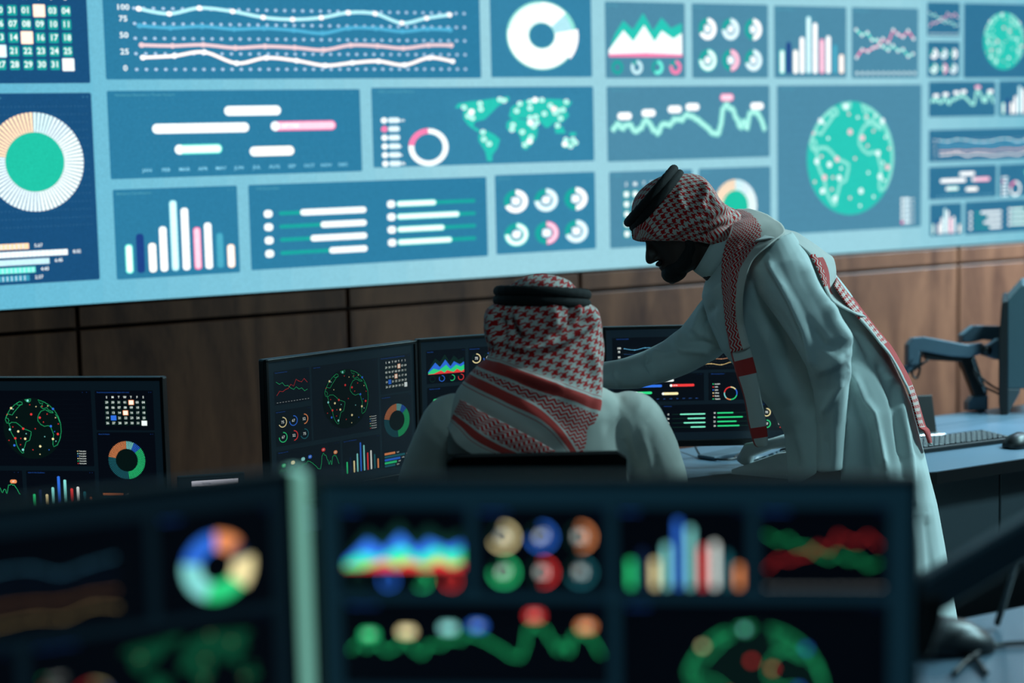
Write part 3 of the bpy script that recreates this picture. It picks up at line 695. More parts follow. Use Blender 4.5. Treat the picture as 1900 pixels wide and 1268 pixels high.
# ------------------------------------------------------------------ modelling of figures
def proj(V):
    D = V-CP; Zd = D@FW
    return 950+FPX*(D@RT)/Zd, 634-FPX*(D@UP)/Zd
class Body:
    def __init__(s): s.v = []; s.f = []
    def loft(s, secs, n=28, p=2.0):
        """closed loft; section = (ax,ay,bx,by,Z,half depth[,depth shift]) measured across the figure"""
        rings = []
        for q in secs:
            A, B = P(q[0], q[1], q[4]), P(q[2], q[3], q[4]); c = (A+B)/2 + FW*(q[6] if len(q) > 6 else 0); h = (B-A)/2
            r = []
            for k in range(n):
                a = 2*math.pi*k/n; ca, sa = math.cos(a), math.sin(a)
                ca = math.copysign(abs(ca)**(2/p), ca); sa = math.copysign(abs(sa)**(2/p), sa)
                r.append(c+h*ca+FW*q[5]*sa)
            rings.append(r)
        s.rings(rings)
    def rings(s, rings):
        b = len(s.v); n = len(rings[0])
        for r in rings: s.v += [np.array(x, float) for x in r]
        for i in range(len(rings)-1):
            for k in range(n): s.f.append((b+i*n+k, b+i*n+(k+1) % n, b+(i+1)*n+(k+1) % n, b+(i+1)*n+k))
        s.f.append(tuple(b+k for k in range(n))[::-1]); s.f.append(tuple(b+(len(rings)-1)*n+k for k in range(n)))
    def tube(s, pts, rad, n=18, flat=1.0, side=None):
        """tapering limb with round ends; rad per point"""
        pts = [np.array(p, float) for p in pts]
        P2, R2 = [], []
        for i in range(len(pts)-1):
            for k in range(6):
                t = k/6; P2.append(pts[i]*(1-t)+pts[i+1]*t); R2.append(rad[i]*(1-t)+rad[i+1]*t)
        P2.append(pts[-1]); R2.append(rad[-1])
        d0 = P2[1]-P2[0]; d0 /= np.linalg.norm(d0); d1 = P2[-1]-P2[-2]; d1 /= np.linalg.norm(d1)
        Q = [(P2[0]-d0*R2[0]*math.cos(a), R2[0]*math.sin(a)) for a in (.25, .7, 1.15)]+list(zip(P2, R2))+[(P2[-1]+d1*R2[-1]*math.cos(a), R2[-1]*math.sin(a)) for a in (1.15, .7, .25)]
        rings = []; prev = side
        for i, (p, r) in enumerate(Q):
            t = Q[min(i+1, len(Q)-1)][0]-Q[max(i-1, 0)][0]; t = t/np.linalg.norm(t)
            if prev is None: prev = np.array([0, 0, 1.]) if abs(t[2]) < .8 else np.array([1., 0, 0])
            a = prev-t*(prev@t); a /= np.linalg.norm(a); prev = a; b = np.cross(t, a)
            rings.append([p+(a*math.cos(2*math.pi*k/n)+b*math.sin(2*math.pi*k/n)*flat)*r for k in range(n)])
        s.rings(rings)
    def ell(s, c, ax, ay, az, n=16):
        c = np.array(c, float); rings = []
        for i in range(1, n):
            a = math.pi*i/n; z = -math.cos(a); r = math.sin(a)
            rings.append([c+az*z+(ax*math.cos(2*math.pi*k/n)+ay*math.sin(2*math.pi*k/n))*r for k in range(n)])
        s.rings(rings)
    def head(s, c, f, u, k=1.0):
        """head with brow, nose, lips, chin and ears; f = where the face points, u = up through the crown"""
        f = f/np.linalg.norm(f); u = u-f*(u@f); u /= np.linalg.norm(u); sd = np.cross(u, f); c = np.array(c)
        pt = lambda x, y, z: c+(f*x+sd*y+u*z)*k
        prof = [(-.106, .070, .030, .018), (-.100, .086, .0, .036), (-.085, .092, -.04, .052), (-.06, .090, -.065, .062), (-.03, .088, -.083, .069), (0, .086, -.093, .0745), (.022, .093, -.096, .0765), (.05, .090, -.093, .075), (.078, .068, -.072, .058), (.098, .035, -.04, .034), (.104, .01, -.015, .014)]
        s.rings([[pt((a+b)/2+(a-b)/2*math.cos(t), w*math.sin(t), z) for t in [2*math.pi*i/26 for i in range(26)]] for z, a, b, w in prof])
        s.tube([pt(.084, 0, .012), pt(.098, 0, -.014), pt(.109, 0, -.034)], [.008*k, .0095*k, .0115*k], 12)
        for y in (-.011, .011): s.ell(pt(.099, y, -.039), f*.010*k, sd*.008*k, u*.007*k, 8)
        s.ell(pt(.092, 0, -.062), f*.010*k, sd*.024*k, u*.006*k, 10); s.ell(pt(.090, 0, -.073), f*.010*k, sd*.021*k, u*.006*k, 10)
        s.ell(pt(.088, 0, -.098), f*.014*k, sd*.022*k, u*.014*k, 10); s.ell(pt(.087, 0, .022), f*.011*k, sd*.05*k, u*.009*k, 12)
        for y in (-1, 1):
            s.ell(pt(-.005, .077*y, -.008), f*.017*k, sd*.009*k, u*.030*k, 12); s.ell(pt(-.002, .073*y, -.032), f*.009*k, sd*.008*k, u*.01*k, 8)
        return pt
    def hand(s, w, d, side, nrm, curl=.35, thumb=1):
        """wrist w, direction d, side = towards the thumb, nrm = back of the hand"""
        d, side, nrm = [v/np.linalg.norm(v) for v in (np.array(d, float), np.array(side, float), np.array(nrm, float))]
        s.ell(w+d*.048, d*.055, side*.042, nrm*.016, 14); s.ell(w, d*.03, side*.03, nrm*.02, 12)
        for i, (o, l) in enumerate(((.030, .072), (.010, .082), (-.011, .076), (-.031, .060))):
            p = w+d*.082+side*o; a = curl*.5+i*.04; pts = [p-d*.015, p]; dd = d
            for seg in (.45, .3, .25):
                dd = d*math.cos(a)-nrm*math.sin(a)+side*o*.9; pts.append(pts[-1]+dd*l*seg); a += curl*.7
            s.tube(pts, [.0095, .0095, .0088, .0080, .0070], 10)
        p = w+d*.022+side*.030*1; dd = d*.62+side*.75-nrm*.2
        s.tube([p-side*.01, p+dd*.030, p+dd*.030+(d*.9+side*.35-nrm*.2)*.028, p+dd*.030+(d*.95+side*.1-nrm*.3)*.050], [.013, .012, .0105, .0085], 10)
    def shoe(s, a, f, l=.27):
        f = f/np.linalg.norm(f); sd = np.cross(np.array([0, 0, 1.]), f); up = np.array([0, 0, 1.]); rings = []
        for t, w_, h in ((0, .02, .03), (.03, .032, .06), (.1, .036, .085), (.35, .034, .075), (.6, .045, .05), (.85, .042, .036), (.97, .025, .025), (1, .008, .012)):
            c = a+f*(t*l-.07); rings.append([c+sd*w_*math.cos(q)+up*(h/2+.004+h/2*math.sin(q)) for q in [2*math.pi*i/16 for i in range(16)]])
        s.rings(rings)
    def build(s, name, mt, parent=None, voxel=.005, smooth=4, sculpt=None, origin=None):
        me = mesh_of(s.v, s.f, name); fix_normals(me)
        if voxel:
            o = bpy.data.objects.new('tmp', me); C.objects.link(o)
            m = o.modifiers.new('r', 'REMESH'); m.mode = 'VOXEL'; m.voxel_size = voxel; m.use_smooth_shade = True
            q = o.modifiers.new('s', 'SMOOTH'); q.iterations = smooth; q.factor = .5
            bpy.context.view_layer.update()
            me2 = bpy.data.meshes.new_from_object(o.evaluated_get(bpy.context.evaluated_depsgraph_get()))
            bpy.data.objects.remove(o); bpy.data.meshes.remove(me); me = me2; me.name = name
        if sculpt: sculpt(me)
        if origin is not None: me.transform(Matrix.Translation(-Vector(origin)))
        me.materials.clear()
        return newobj(name, me, mt, parent, True)
def co_no(me):
    n = len(me.vertices); V = np.empty(n*3); me.vertices.foreach_get('co', V); N_ = np.empty(n*3); me.vertex_normals.foreach_get('vector', N_)
    return V.reshape(-1, 3), N_.reshape(-1, 3)
def polydist(x, y, pl):
    best = np.full(len(x), 1e9); sgn = np.ones(len(x))
    for (ax, ay), (bx, by) in zip(pl[:-1], pl[1:]):
        dx, dy = bx-ax, by-ay; L2 = dx*dx+dy*dy; t = np.clip(((x-ax)*dx+(y-ay)*dy)/L2, 0, 1)
        ex, ey = x-(ax+t*dx), y-(ay+t*dy); d = np.hypot(ex, ey); m = d < best
        best = np.where(m, d, best); sgn = np.where(m, np.sign(dx*ey-dy*ex), sgn)
    return best, sgn
def folds(lst, wrinkle=0, wscale=6.0, seed=0.0):
    """fold lines of the cloth: (polyline measured on the figure, width, height, sharp side)"""
    def f(me):
        V, N_ = co_no(me); x, y = proj(V); dz = (V-CP)@FW; nearv = dz < np.median(dz)
        if float(np.mean((N_@FW)[nearv])) > 0: N_ = -N_
        face = np.clip(-(N_@FW)*1.6+.25, 0, 1)
        D = np.zeros(len(V))
        for pl, wd, amp, sharp in lst:
            d, sg = polydist(x, y, pl)
            ww = np.where(sg*sharp > 0, wd*.5, wd) if sharp else wd
            tx = np.ones(len(V))
            e0, _ = polydist(x, y, [pl[0], (pl[0][0]+.01, pl[0][1])]); e1, _ = polydist(x, y, [pl[-1], (pl[-1][0]+.01, pl[-1][1])])
            tx = np.clip(e0/(wd*2.5), .25, 1)*np.clip(e1/(wd*2.5), .25, 1)
            D += amp*np.exp(-(d/ww)**2)*tx
        D *= face
        if wrinkle:
            for i in range(len(V)):
                p = Vector(V[i])*wscale+Vector((seed, 0, 0)); D[i] += wrinkle*(noise.noise(Vector((p.x, p.y, p.z*.45)))+.35*noise.noise(p*2.3))
        V2 = V+N_*D[:, None]
        me.vertices.foreach_set('co', V2.ravel()); me.update()
    return f
def sheet(name, G, UVs, mt, parent, thick=.003, sculpt=None, mrow=None, origin=None, closed=False):
    """cloth sheet from a grid of points, with its own weave coordinates"""
    nr, nc = len(G), len(G[0]); V = [p for r in G for p in r]; F = []; fm = []
    for i in range(nr-1):
        for j in range(nc-1): F.append((i*nc+j, i*nc+j+1, (i+1)*nc+j+1, (i+1)*nc+j)); fm.append(mrow(i, j) if mrow else 0)
    me = mesh_of(V, F, name); uvl = me.uv_layers.new(name='weave'); uv2 = me.uv_layers.new(name='edge'); fl = [q for r in UVs for q in r]
    for lp in me.loops:
        q = fl[lp.vertex_index]; uvl.data[lp.index].uv = q[:2]; uv2.data[lp.index].uv = ((q[2] if len(q) > 2 else q[1]-.104), 0)
    if sculpt: sculpt(me)
    if mrow: me.polygons.foreach_set('material_index', fm)
    if origin is not None: me.transform(Matrix.Translation(-Vector(origin)))
    o = newobj(name, me, mt, parent, True)
    md = o.modifiers.new('thickness', 'SOLIDIFY'); md.thickness = thick; md.offset = 0
    return o
def interp(rows, n):
    """smooth interpolation of rows of numbers to n samples"""
    q = spline(rows, max(2, n//(len(rows)-1))); return [np.array(x) for x in q]
def rope(name, c, ax, ay, r, mt, parent, origin, offs, n=56):
    nr = np.cross(ax, ay); nr /= np.linalg.norm(nr); b = MB()
    for o in offs:
        rings = []
        vs = []
        for i in range(n):
            a = 2*math.pi*i/n; p = c+ax*math.cos(a)+ay*math.sin(a)+nr*o; e = (ax*math.cos(a)+ay*math.sin(a)); e = e/np.linalg.norm(e)
            rr_ = r*(1+.06*math.sin(a*30))
            vs.append([b.bm.verts.new(Vector(p+(e*math.cos(t)+nr*math.sin(t))*rr_-np.array(origin))) for t in [2*math.pi*k/12 for k in range(12)]])
        for i in range(n):
            for k in range(12): b.bm.faces.new((vs[i][k], vs[i][(k+1) % 12], vs[(i+1) % n][(k+1) % 12], vs[(i+1) % n][k]))
    return b.build(name, mt, parent, True)

Zu = np.array([0, 0, 1.]); RH = _r0; FH = _fh

# ------------------------------------------------------------------ seated man
ZS = 3.80
o1 = P(1008, 900, ZS); o1 = np.array([o1[0], o1[1], 0.])
def L1(r, f, z): return o1+RH*r+FH*f+Zu*z
B = Body()
hc = P(1007, 606, ZS); hf = FH*.97-Zu*.22; hu = Zu+FH*.2
hp = B.head(hc, hf, hu)
sh = P(1008, 740, ZS)[2]
B.tube([hc-Zu*.06-FH*.03, np.array([*(o1[:2]), sh+.0])], [.056, .066], 18)
def ring(c, a, b_, n=26): return [c+RH*a*math.cos(2*math.pi*k/n)+FH*b_*math.sin(2*math.pi*k/n) for k in range(n)]
B.rings([ring(L1(0, .0, z), a, b_) for z, a, b_ in ((.50, .155, .12), (.58, .165, .125), (.75, .15, .115), (.9, .165, .12), (1.0, .18, .12), (sh-.03, .165, .09), (sh+.02, .09, .06))])
wr = []
for sx in (-1, 1):
    S_, E_, W_ = L1(.185*sx, .0, sh-.055), L1(.245*sx, .10, .86), L1(.20*sx, .335, .805)
    B.tube([S_, E_, W_], [.052, .043, .029]); B.hand(W_, FH*.95-RH*.15*sx-Zu*.02, -RH*sx, Zu, .45); wr.append((S_, E_, W_))
    B.tube([L1(.09*sx, .03, .53), L1(.12*sx, .43, .53)], [.085, .06]); B.tube([L1(.12*sx, .43, .53), L1(.12*sx, .40, .1)], [.058, .04])
    B.shoe(L1(.12*sx, .40, 0), FH)
man1 = B.build('person', SKIN, None, .0055, 3, origin=o1); man1.location = o1
tag(man1, 'person seated in the black chair seen from behind, wearing a red and white headscarf', 'person')
for sx in (-1, 1):
    s_ = Body(); s_.shoe(L1(.12*sx, .40, 0)-Zu*.001, FH, .285); s_.v = [v*1 for v in s_.v]; 
    so = s_.build('shoe', SHOE, man1, 0, origin=o1); so.scale = (1.0,)*3
for y in (-.031, .031):
    e = Body(); e.ell(hp(.079, y, .004), FH*.012, RH*.012, Zu*.012, 12); e.build('eye', WHITEP, man1, 0, origin=o1)
T = Body()
T.loft([(972, 690, 1046, 690, ZS, .07), (945, 704, 1072, 704, ZS, .082), (900, 722, 1122, 719, ZS, .10), (868, 742, 1156, 738, ZS, .115), (852, 775, 1172, 770, ZS, .13), (848, 830, 1172, 825, ZS, .14),
        (850, 890, 1170, 890, ZS, .14), (853, 980, 1165, 980, ZS, .14), (842, 1060, 1176, 1060, ZS, .16), (845, 1130, 1172, 1130, ZS, .17, .02)], 34, 2.3)
for sx, (S_, E_, W_) in zip((-1, 1), wr):
    T.tube([S_+Zu*.0, (S_+E_)/2+RH*sx*.008, E_+RH*sx*.006, W_-(W_-E_)*.12], [.072, .07, .068, .046], 22)
    T.tube([L1(.09*sx, .03, .54), L1(.13*sx, .45, .55)], [.11, .085], 22)
    T.rings([ring(L1(.11*sx, .40, z), a, b_) for z, a, b_ in ((.60, .08, .08), (.45, .1, .11), (.25, .11, .13), (.12, .12, .14))])
T.rings([[L1(0, f, z)+RH*a*math.cos(q)+Zu*b_*math.sin(q) for q in [2*math.pi*k/26 for k in range(26)]] for f, z, a, b_ in ((0, .56, .16, .09), (.2, .56, .17, .085), (.42, .55, .19, .08))])
fl = [([(1130, 735), (1168, 790), (1185, 880)], 9, .012, 0), ([(1150, 800), (1163, 850), (1160, 890)], 7, -.009, 0), ([(1180, 775), (1198, 830), (1205, 890)], 8, .010, 1),
      ([(1120, 760), (1150, 850), (1150, 900)], 10, -.007, 0), ([(1125, 722), (1160, 722), (1185, 745)], 8, .004, 0), ([(835, 790), (845, 850), (858, 900)], 9, .010, 0), ([(818, 790), (812, 880)], 8, -.007, 0), ([(1200, 800), (1215, 850), (1218, 890)], 6, -.006, 0)]
thobe1 = T.build('thobe', THOBE2, man1, .0055, 6, folds([(p_, w_*1.3, a_*.35, s_) for p_, w_, a_, s_ in fl], .004, 6), origin=o1)
# head scarf: dome, back drape and the end thrown over the shoulders
rows = [(510, 1008, 2, 180, .012), (513, 1008, 26, 180, .035), (520, 1008, 45, 180, .062), (532, 1007, 60, 178, .085), (545, 1007, 69, 172, .096), (556, 1006, 76, 165, .102), (566, 1006, 88, 155, .106), (580, 1005, 102, 140, .108), (600, 1007, 107, 128, .110), (625, 1010, 107, 120, .108), (645, 1014, 106, 115, .106),
        (665, 1012, 107, 108, .112), (685, 1001, 116, 102, .120), (705, 991, 124, 97, .128), (730, 981, 132, 93, .138), (760, 975, 136, 90, .150), (800, 970, 138, 86, .158), (838, 969, 136, 82, .162)]
R_ = interp(rows, 102); NC = 96
G = []; UVg = []
def vband(px, py):
    y1 = 663+.36*(px-915) if px < 1060 else 715+.42*(px-1060)
    y2 = 699+.47*(px-883)+.0072*max(0, px-986)**2
    return (py-y1)/878*.93, (py-y2)/878*.85
for r in R_:
    yy, cx_, hw, rg, dd = r; rg = math.radians(min(rg, 180)); rowp = []; rowu = []
    for j in range(NC+1):
        a = -rg+2*rg*j/NC; sx_ = math.sin(a); ca = math.cos(a)
        w_ = hw*sx_
        back = dd*ca if ca > 0 else .098*ca
        low = min(1, max(0, (yy-640)/120))
        back = back*(1-low)+(dd*(abs(max(0, ca))**.45) if ca > 0 else dd*ca)*low
        sag = (12*math.sin(yy/19)*0)
        p = P(cx_+w_, yy+sag, ZS)-FW*back
        rowp.append(p); X = cx_+w_
        uu = (hw*a*.92+cx_-1008)/878; vv, ww = vband(X, yy)
        th = math.radians(28); yv = yy/878
        if vv < 0: U2, V2 = uu*math.cos(th)+yv*math.sin(th), min(-.0001, vv+0)
        else: U2, V2 = uu*math.cos(th)+yv*math.sin(th), vv
        rowu.append((U2+5, V2, ww))
    G.append(rowp); UVg.append(rowu)
sf = [([(1106, 572), (1098, 600), (1070, 618), (1030, 640), (985, 652), (940, 640)], 11, .016, -1), ([(1095, 570), (1080, 598), (1050, 618), (1010, 630)], 10, -.016, 0), ([(955, 575), (968, 600), (978, 630)], 7, .011, 0), ([(940, 580), (950, 610), (968, 632)], 9, -.013, 0),
      ([(915, 575), (912, 610), (925, 645)], 6, .010, 0), ([(928, 585), (930, 615), (938, 640)], 6, -.014, 0), ([(1058, 562), (1062, 585), (1058, 612)], 7, -.012, 0), ([(1070, 562), (1080, 590)], 5, .008, 0), ([(1028, 565), (1030, 600), (1025, 625)], 7, .008, 0), ([(1000, 565), (1010, 600), (1005, 620)], 7, -.006, 0),
      ([(990, 640), (1030, 645)], 14, -.012, 0), ([(900, 668), (960, 695), (1040, 730), (1110, 750)], 12, .007, 0), ([(950, 705), (1000, 728), (1045, 735)], 8, -.010, 1), ([(930, 690), (975, 705), (1050, 722)], 8, .008, 0), ([(880, 705), (960, 745), (1060, 825)], 12, .006, 0), ([(850, 745), (930, 785), (1010, 838)], 12, -.006, 0), ([(1095, 640), (1108, 700), (1100, 830)], 8, .006, 0)]
scarf1 = sheet('head_scarf', G, UVg, SHE1, man1, .003, folds([(p_, w_, a_*1.3, s_) for p_, w_, a_, s_ in sf], .006, 13), origin=o1)
# lower left flap of the scarf
def ribbon(name, rows, n, m, mt, parent, origin, v0, v1, bulge=.01, mrow=None, wr_=.004, thick=.003, foldl=None, u0=0, zz=None):
    """strip of cloth; row = (ax,ay,Za,bx,by,Zb): its two borders"""
    R2 = interp(rows, n); G = []; UVr = []; L_ = u0; prev = None
    for r in R2:
        A, B_ = P(r[0], r[1], r[2]), P(r[3], r[4], r[5]); mid = (A+B_)/2
        if prev is not None: L_ += np.linalg.norm(mid-prev)
        prev = mid; rp = []; ru = []; wdt = np.linalg.norm(B_-A)
        for j in range(m+1):
            t = j/m; p = A*(1-t)+B_*t-FW*bulge*math.sin(math.pi*t)
            rp.append(p)
            if zz is None: ru.append((L_+3, v0+(v1-v0)*t))
            else:
                k_ = min(1, (L_-u0)/.2); s0 = .038*k_; ru.append((L_+3, s0+wdt*t, -.05 if t < .92+(zz-.92)*k_ else .05))
        G.append(rp); UVr.append(ru)
    return sheet(name, G, UVr, mt, parent, thick, folds(foldl or [], wr_, 20), mrow, origin)
Zf = ZS-.150
flap_rows = [(855, 742, Zf+.01, 832, 795, Zf+.03), (872, 752, Zf-.008, 833, 800, Zf), (900, 768, Zf-.016, 836, 806, Zf-.01), (940, 788, Zf-.02, 848, 826, Zf-.018), (985, 812, Zf-.022, 880, 845, Zf-.02), (1030, 838, Zf-.022, 940, 862, Zf-.02)]
ribbon('scarf_flap', flap_rows, 40, 24, SHE, man1, o1, .055, .155, .008, wr_=.004)
ax_ = RH*.094; ay_ = FH*.104-Zu*.012
rc = P(1006, 553, ZS)
rope('head_rope', rc, (RH*.0925-Zu*.006), ay_, .0118, ROPE, man1, o1, (-.009, .010))

# ------------------------------------------------------------------ standing man, bent over the desk
ZL = 4.2
def I2(px, py): return px, py
o2 = P(1625, 1440, ZL); o2 = np.array([o2[0], o2[1], 0.])
B = Body(); ph = math.radians(32)
f2 = -RT*math.cos(ph)-UP*math.sin(ph); u2 = -RT*math.sin(ph)+UP*math.cos(ph)
hc2 = P(1265, 414, ZL)
hp2 = B.head(hc2, f2, u2)
B.tube([hc2-u2*.05-f2*.03, P(1330, 478, ZL), P(1375, 505, ZL)], [.056, .058, .07], 18)
TS = [(1314, 516, 1374, 422, ZL, .066), (1308, 530, 1398, 415, ZL, .10), (1304, 550, 1432, 415, ZL, .15), (1316, 590, 1478, 438, ZL, .175, .01), (1342, 650, 1530, 478, ZL, .165, .02), (1392, 712, 1580, 545, ZL, .155, .02), (1436, 764, 1640, 640, ZL, .16, .01),
      (1458, 806, 1688, 745, ZL, .17), (1464, 862, 1714, 850, ZL, .18), (1468, 935, 1732, 930, ZL, .195), (1462, 1050, 1752, 1040, ZL, .205), (1455, 1180, 1778, 1175, ZL, .22), (1445, 1300, 1800, 1300, ZL, .235), (1440, 1415, 1820, 1415, ZL, .25)]
def shrink(q, k): 
    cx, cy = (q[0]+q[2])/2, (q[1]+q[3])/2; return (cx+(q[0]-cx)*k, cy+(q[1]-cy)*k, cx+(q[2]-cx)*k, cy+(q[3]-cy)*k, q[4], q[5]*k)+tuple(q[6:])
B.loft([shrink(q, .74) for q in TS[:8]])
fs, fe, fwr = P(1345, 592, 4.30), P(1262, 658, 4.35), P(1098, 697, 4.19)
B.tube([fs, fe, P(1216, 679, 4.32), P(1165, 692, 4.27), fwr], [.036, .026, .024, .022, .021]); B.hand(fwr, (P(1040, 690, 4.12)-fwr), Zu+FH*.3, FH*-.4+Zu*.6-RH*.1, .3)
ns, ne, nw = P(1445, 500, 4.08), P(1540, 650, 4.0), P(1540, 868, 4.04)
ne = P(1538, 655, 3.97); B.tube([ns, ne, nw], [.034, .021, .016]); B.hand(nw, -Zu-RH*.1, -RH, -FH, .5)
for sx, px_ in ((-1, 1560), (1, 1660)):
    hipp = P(1575, 860, ZL+sx*.07); ft = o2+FH*sx*.11-RH*(.08 if sx < 0 else -.06); B.tube([hipp, (hipp+ft)/2-RH*.03+Zu*.05, ft+Zu*.09], [.068, .055, .042])
    B.shoe(ft, -RH)
man2 = B.build('person', SKIN, None, .0055, 3, origin=o2); man2.location = o2
tag(man2, 'person in a white thobe bending over the desk in profile, arm reaching to a screen', 'person')
for sx in (-1, 1):
    s_ = Body(); s_.shoe(o2+FH*sx*.11-RH*(.08 if sx < 0 else -.06)-Zu*.001, -RH, .285); s_.build('shoe', SHOE, man2, 0, origin=o2)
for y in (-.031, .031):
    e = Body(); e.ell(hp2(.076, y, .004), f2*.011, FW*.011, u2*.011, 12); e.build('eye', SHOE, man2, 0, origin=o2)
bd = Body(); q = hp2
bd.ell(q(.073, 0, -.086), f2*.034, FW*.045, u2*.027, 16); bd.ell(q(.048, 0, -.080), f2*.05, FW*.056, u2*.022, 16)
for y in (-1, 1): bd.tube([q(.06, .04*y, -.085), q(.02, .062*y, -.06), q(.005, .07*y, -.01)], [.016, .012, .008], 10)
bd.ell(q(.095, 0, -.052), f2*.010, FW*.03, u2*.006, 10)
bd.build('beard', HAIR, man2, .004, 2, origin=o2)
T = Body(); T.loft(TS, 40, 2.15)
T.loft([(1322, 535, 1385, 640, 4.30, .085), (1296, 565, 1360, 642, 4.33, .075), (1264, 608, 1330, 665, 4.35, .068), (1232, 632, 1287, 687, 4.35, .062), (1195, 650, 1238, 708, 4.32, .056), (1158, 662, 1185, 723, 4.28, .052), (1128, 671, 1140, 722, 4.23, .048), (1098, 679, 1106, 716, 4.19, .043)], 24)
T.loft([(1386, 462, 1470, 430, 4.09, .08), (1388, 500, 1500, 478, 4.05, .09), (1406, 545, 1515, 520, 4.02, .085), (1442, 595, 1543, 570, 3.99, .075), (1476, 645, 1571, 618, 3.97, .07), (1498, 682, 1578, 655, 3.97, .066), (1510, 725, 1575, 712, 4.01, .06), (1517, 790, 1569, 785, 4.03, .052), (1516, 876, 1563, 872, 4.04, .046)], 24)
fl2 = [([(1420, 480), (1468, 564), (1494, 619), (1512, 690)], 9, .016, 1), ([(1425, 560), (1455, 620), (1470, 690)], 14, -.012, 0), ([(1530, 560), (1545, 600), (1578, 648)], 9, .010, 0), ([(1500, 600), (1530, 640), (1565, 655)], 9, -.010, 0), ([(1512, 690), (1540, 680), (1572, 660)], 8, .008, 0),
       ([(1565, 700), (1540, 745), (1522, 775)], 7, .009, 0), ([(1530, 800), (1536, 870)], 9, -.006, 0), ([(1490, 475), (1515, 540), (1560, 600), (1600, 660)], 12, .010, -1), ([(1545, 560), (1590, 625), (1625, 680)], 10, -.006, 0),
       ([(1577, 690), (1600, 745), (1618, 770), (1640, 880)], 10, .018, 1), ([(1590, 720), (1600, 765), (1615, 800), (1625, 900)], 12, -.015, 0), ([(1628, 672), (1655, 740), (1675, 850)], 6, -.010, 0), ([(1640, 690), (1665, 720), (1690, 850), (1695, 950)], 7, .010, 0), ([(1655, 700), (1668, 770), (1680, 900)], 6, -.008, 0),
       ([(1480, 780), (1500, 850), (1505, 960)], 14, .012, 0), ([(1440, 640), (1480, 720), (1500, 760)], 14, -.010, 0), ([(1415, 600), (1440, 690), (1465, 760)], 12, .007, 0), ([(1660, 880), (1690, 1000), (1700, 1150)], 12, .012, 0), ([(1720, 950), (1735, 1100)], 10, -.008, 0),
       ([(1330, 560), (1300, 600), (1310, 640)], 7, -.010, 0), ([(1310, 560), (1290, 610), (1330, 640)], 8, .008, 0), ([(1262, 612), (1275, 635), (1330, 636)], 6, -.009, 0), ([(1205, 650), (1200, 672), (1215, 700)], 5, -.009, 0), ([(1200, 650), (1230, 658), (1262, 655)], 6, .008, 0), ([(1245, 632), (1262, 650), (1320, 652)], 6, .008, 0), ([(1144, 668), (1140, 695), (1150, 722)], 4, -.005, 0),
       ([(1310, 520), (1325, 600), (1345, 640)], 4, -.004, 0), ([(1345, 470), (1380, 470), (1420, 450)], 8, .005, 0)]
thobe2 = T.build('thobe', THOBE, man2, .004, 8, folds([(p_, w_, a_*1.05, s_) for p_, w_, a_, s_ in fl2], .004, 6.5, 3), origin=o2)
# stand-up collar and cuffs
c0, c1 = (P(1305, 455, ZL)+P(1344, 455, ZL))/2, (P(1288, 503, ZL)+P(1322, 520, ZL))/2
rr = []
G = []; UVc = []
for i, (ax, ay, bx, by, d) in enumerate(((1288, 502, 1338, 408, .064), (1296, 508, 1348, 411, .067), (1305, 514, 1358, 414, .070), (1315, 519, 1370, 418, .074))):
    A, B_ = P(ax, ay, ZL), P(bx, by, ZL); c = (A+B_)/2; h = (B_-A)/2
    G.append([c+h*math.cos(a)*1.0+FW*d*math.sin(a) for a in [2*math.pi*k/40 for k in range(41)]]); UVc.append([(0, 0)]*41)
sheet('collar', G, UVc, THOBE, man2, .004, origin=o2)
# head scarf, seen from the side
rows = [(1173, 412, 1175, 443, .022), (1174, 386, 1184, 445, .050), (1182, 363, 1196, 446, .070), (1199, 345, 1215, 447, .088), (1224, 331, 1240, 448, .098), (1252, 325, 1265, 449, .104), (1282, 325, 1290, 451, .106), (1303, 332, 1312, 455, .101), (1319, 350, 1328, 458, .092), (1332, 372, 1340, 460, .080), (1345, 386, 1350, 458, .066), (1358, 389, 1358, 455, .052), (1371, 397, 1366, 448, .040)]
R_ = interp(rows, 84); G = []; UVg = []; NC = 88
for i, r in enumerate(R_):
    A, B_ = P(r[0], r[1], ZL), P(r[2], r[3], ZL); c = (A+B_)/2; h = (A-B_)/2; rp = []; ru = []
    hl = np.linalg.norm(h)
    for j in range(NC+1):
        a = -math.pi*.93+2*math.pi*.93*j/NC; ca = math.cos(a); sa = math.sin(a)
        sa = math.copysign(abs(sa)**.8, sa)
        rp.append(c+h*(ca if ca > 0 else max(ca*1.25, -1))+FW*r[4]*sa)
        arc_ = a*(hl+r[4])/2; pxm = (r[0]+r[2])/2/794
        rot = .35; ru.append((pxm*math.cos(rot)+arc_*math.sin(rot)+3, -1+(-pxm*math.sin(rot)+arc_*math.cos(rot))*1.0))
    G.append(rp); UVg.append(ru)
sf2 = [([(1262, 350), (1258, 372), (1270, 390), (1290, 402)], 6, .009, 1), ([(1305, 345), (1310, 365), (1300, 380), (1315, 392)], 6, .009, -1), ([(1300, 335), (1318, 362), (1332, 388)], 5, .008, 0), ([(1290, 360), (1290, 385)], 9, -.008, 0),
       ([(1215, 385), (1222, 405), (1250, 412), (1275, 415)], 6, .009, 1), ([(1230, 395), (1262, 402)], 7, -.008, 0), ([(1235, 440), (1290, 405), (1335, 388), (1362, 392)], 9, .013, 0), ([(1240, 425), (1280, 402), (1320, 390)], 5, -.010, 0), ([(1295, 440), (1330, 425), (1355, 415)], 5, -.010, 0), ([(1290, 432), (1330, 412), (1360, 402)], 5, .005, 0), ([(1310, 448), (1345, 432)], 5, .007, 0), ([(1190, 420), (1220, 432), (1240, 440)], 6, .005, 0)]
sheet('head_scarf', G, UVg, SHE, man2, .003, folds([(p_, w_, a_*1.1, s_) for p_, w_, a_, s_ in sf2], .003, 18), origin=o2)
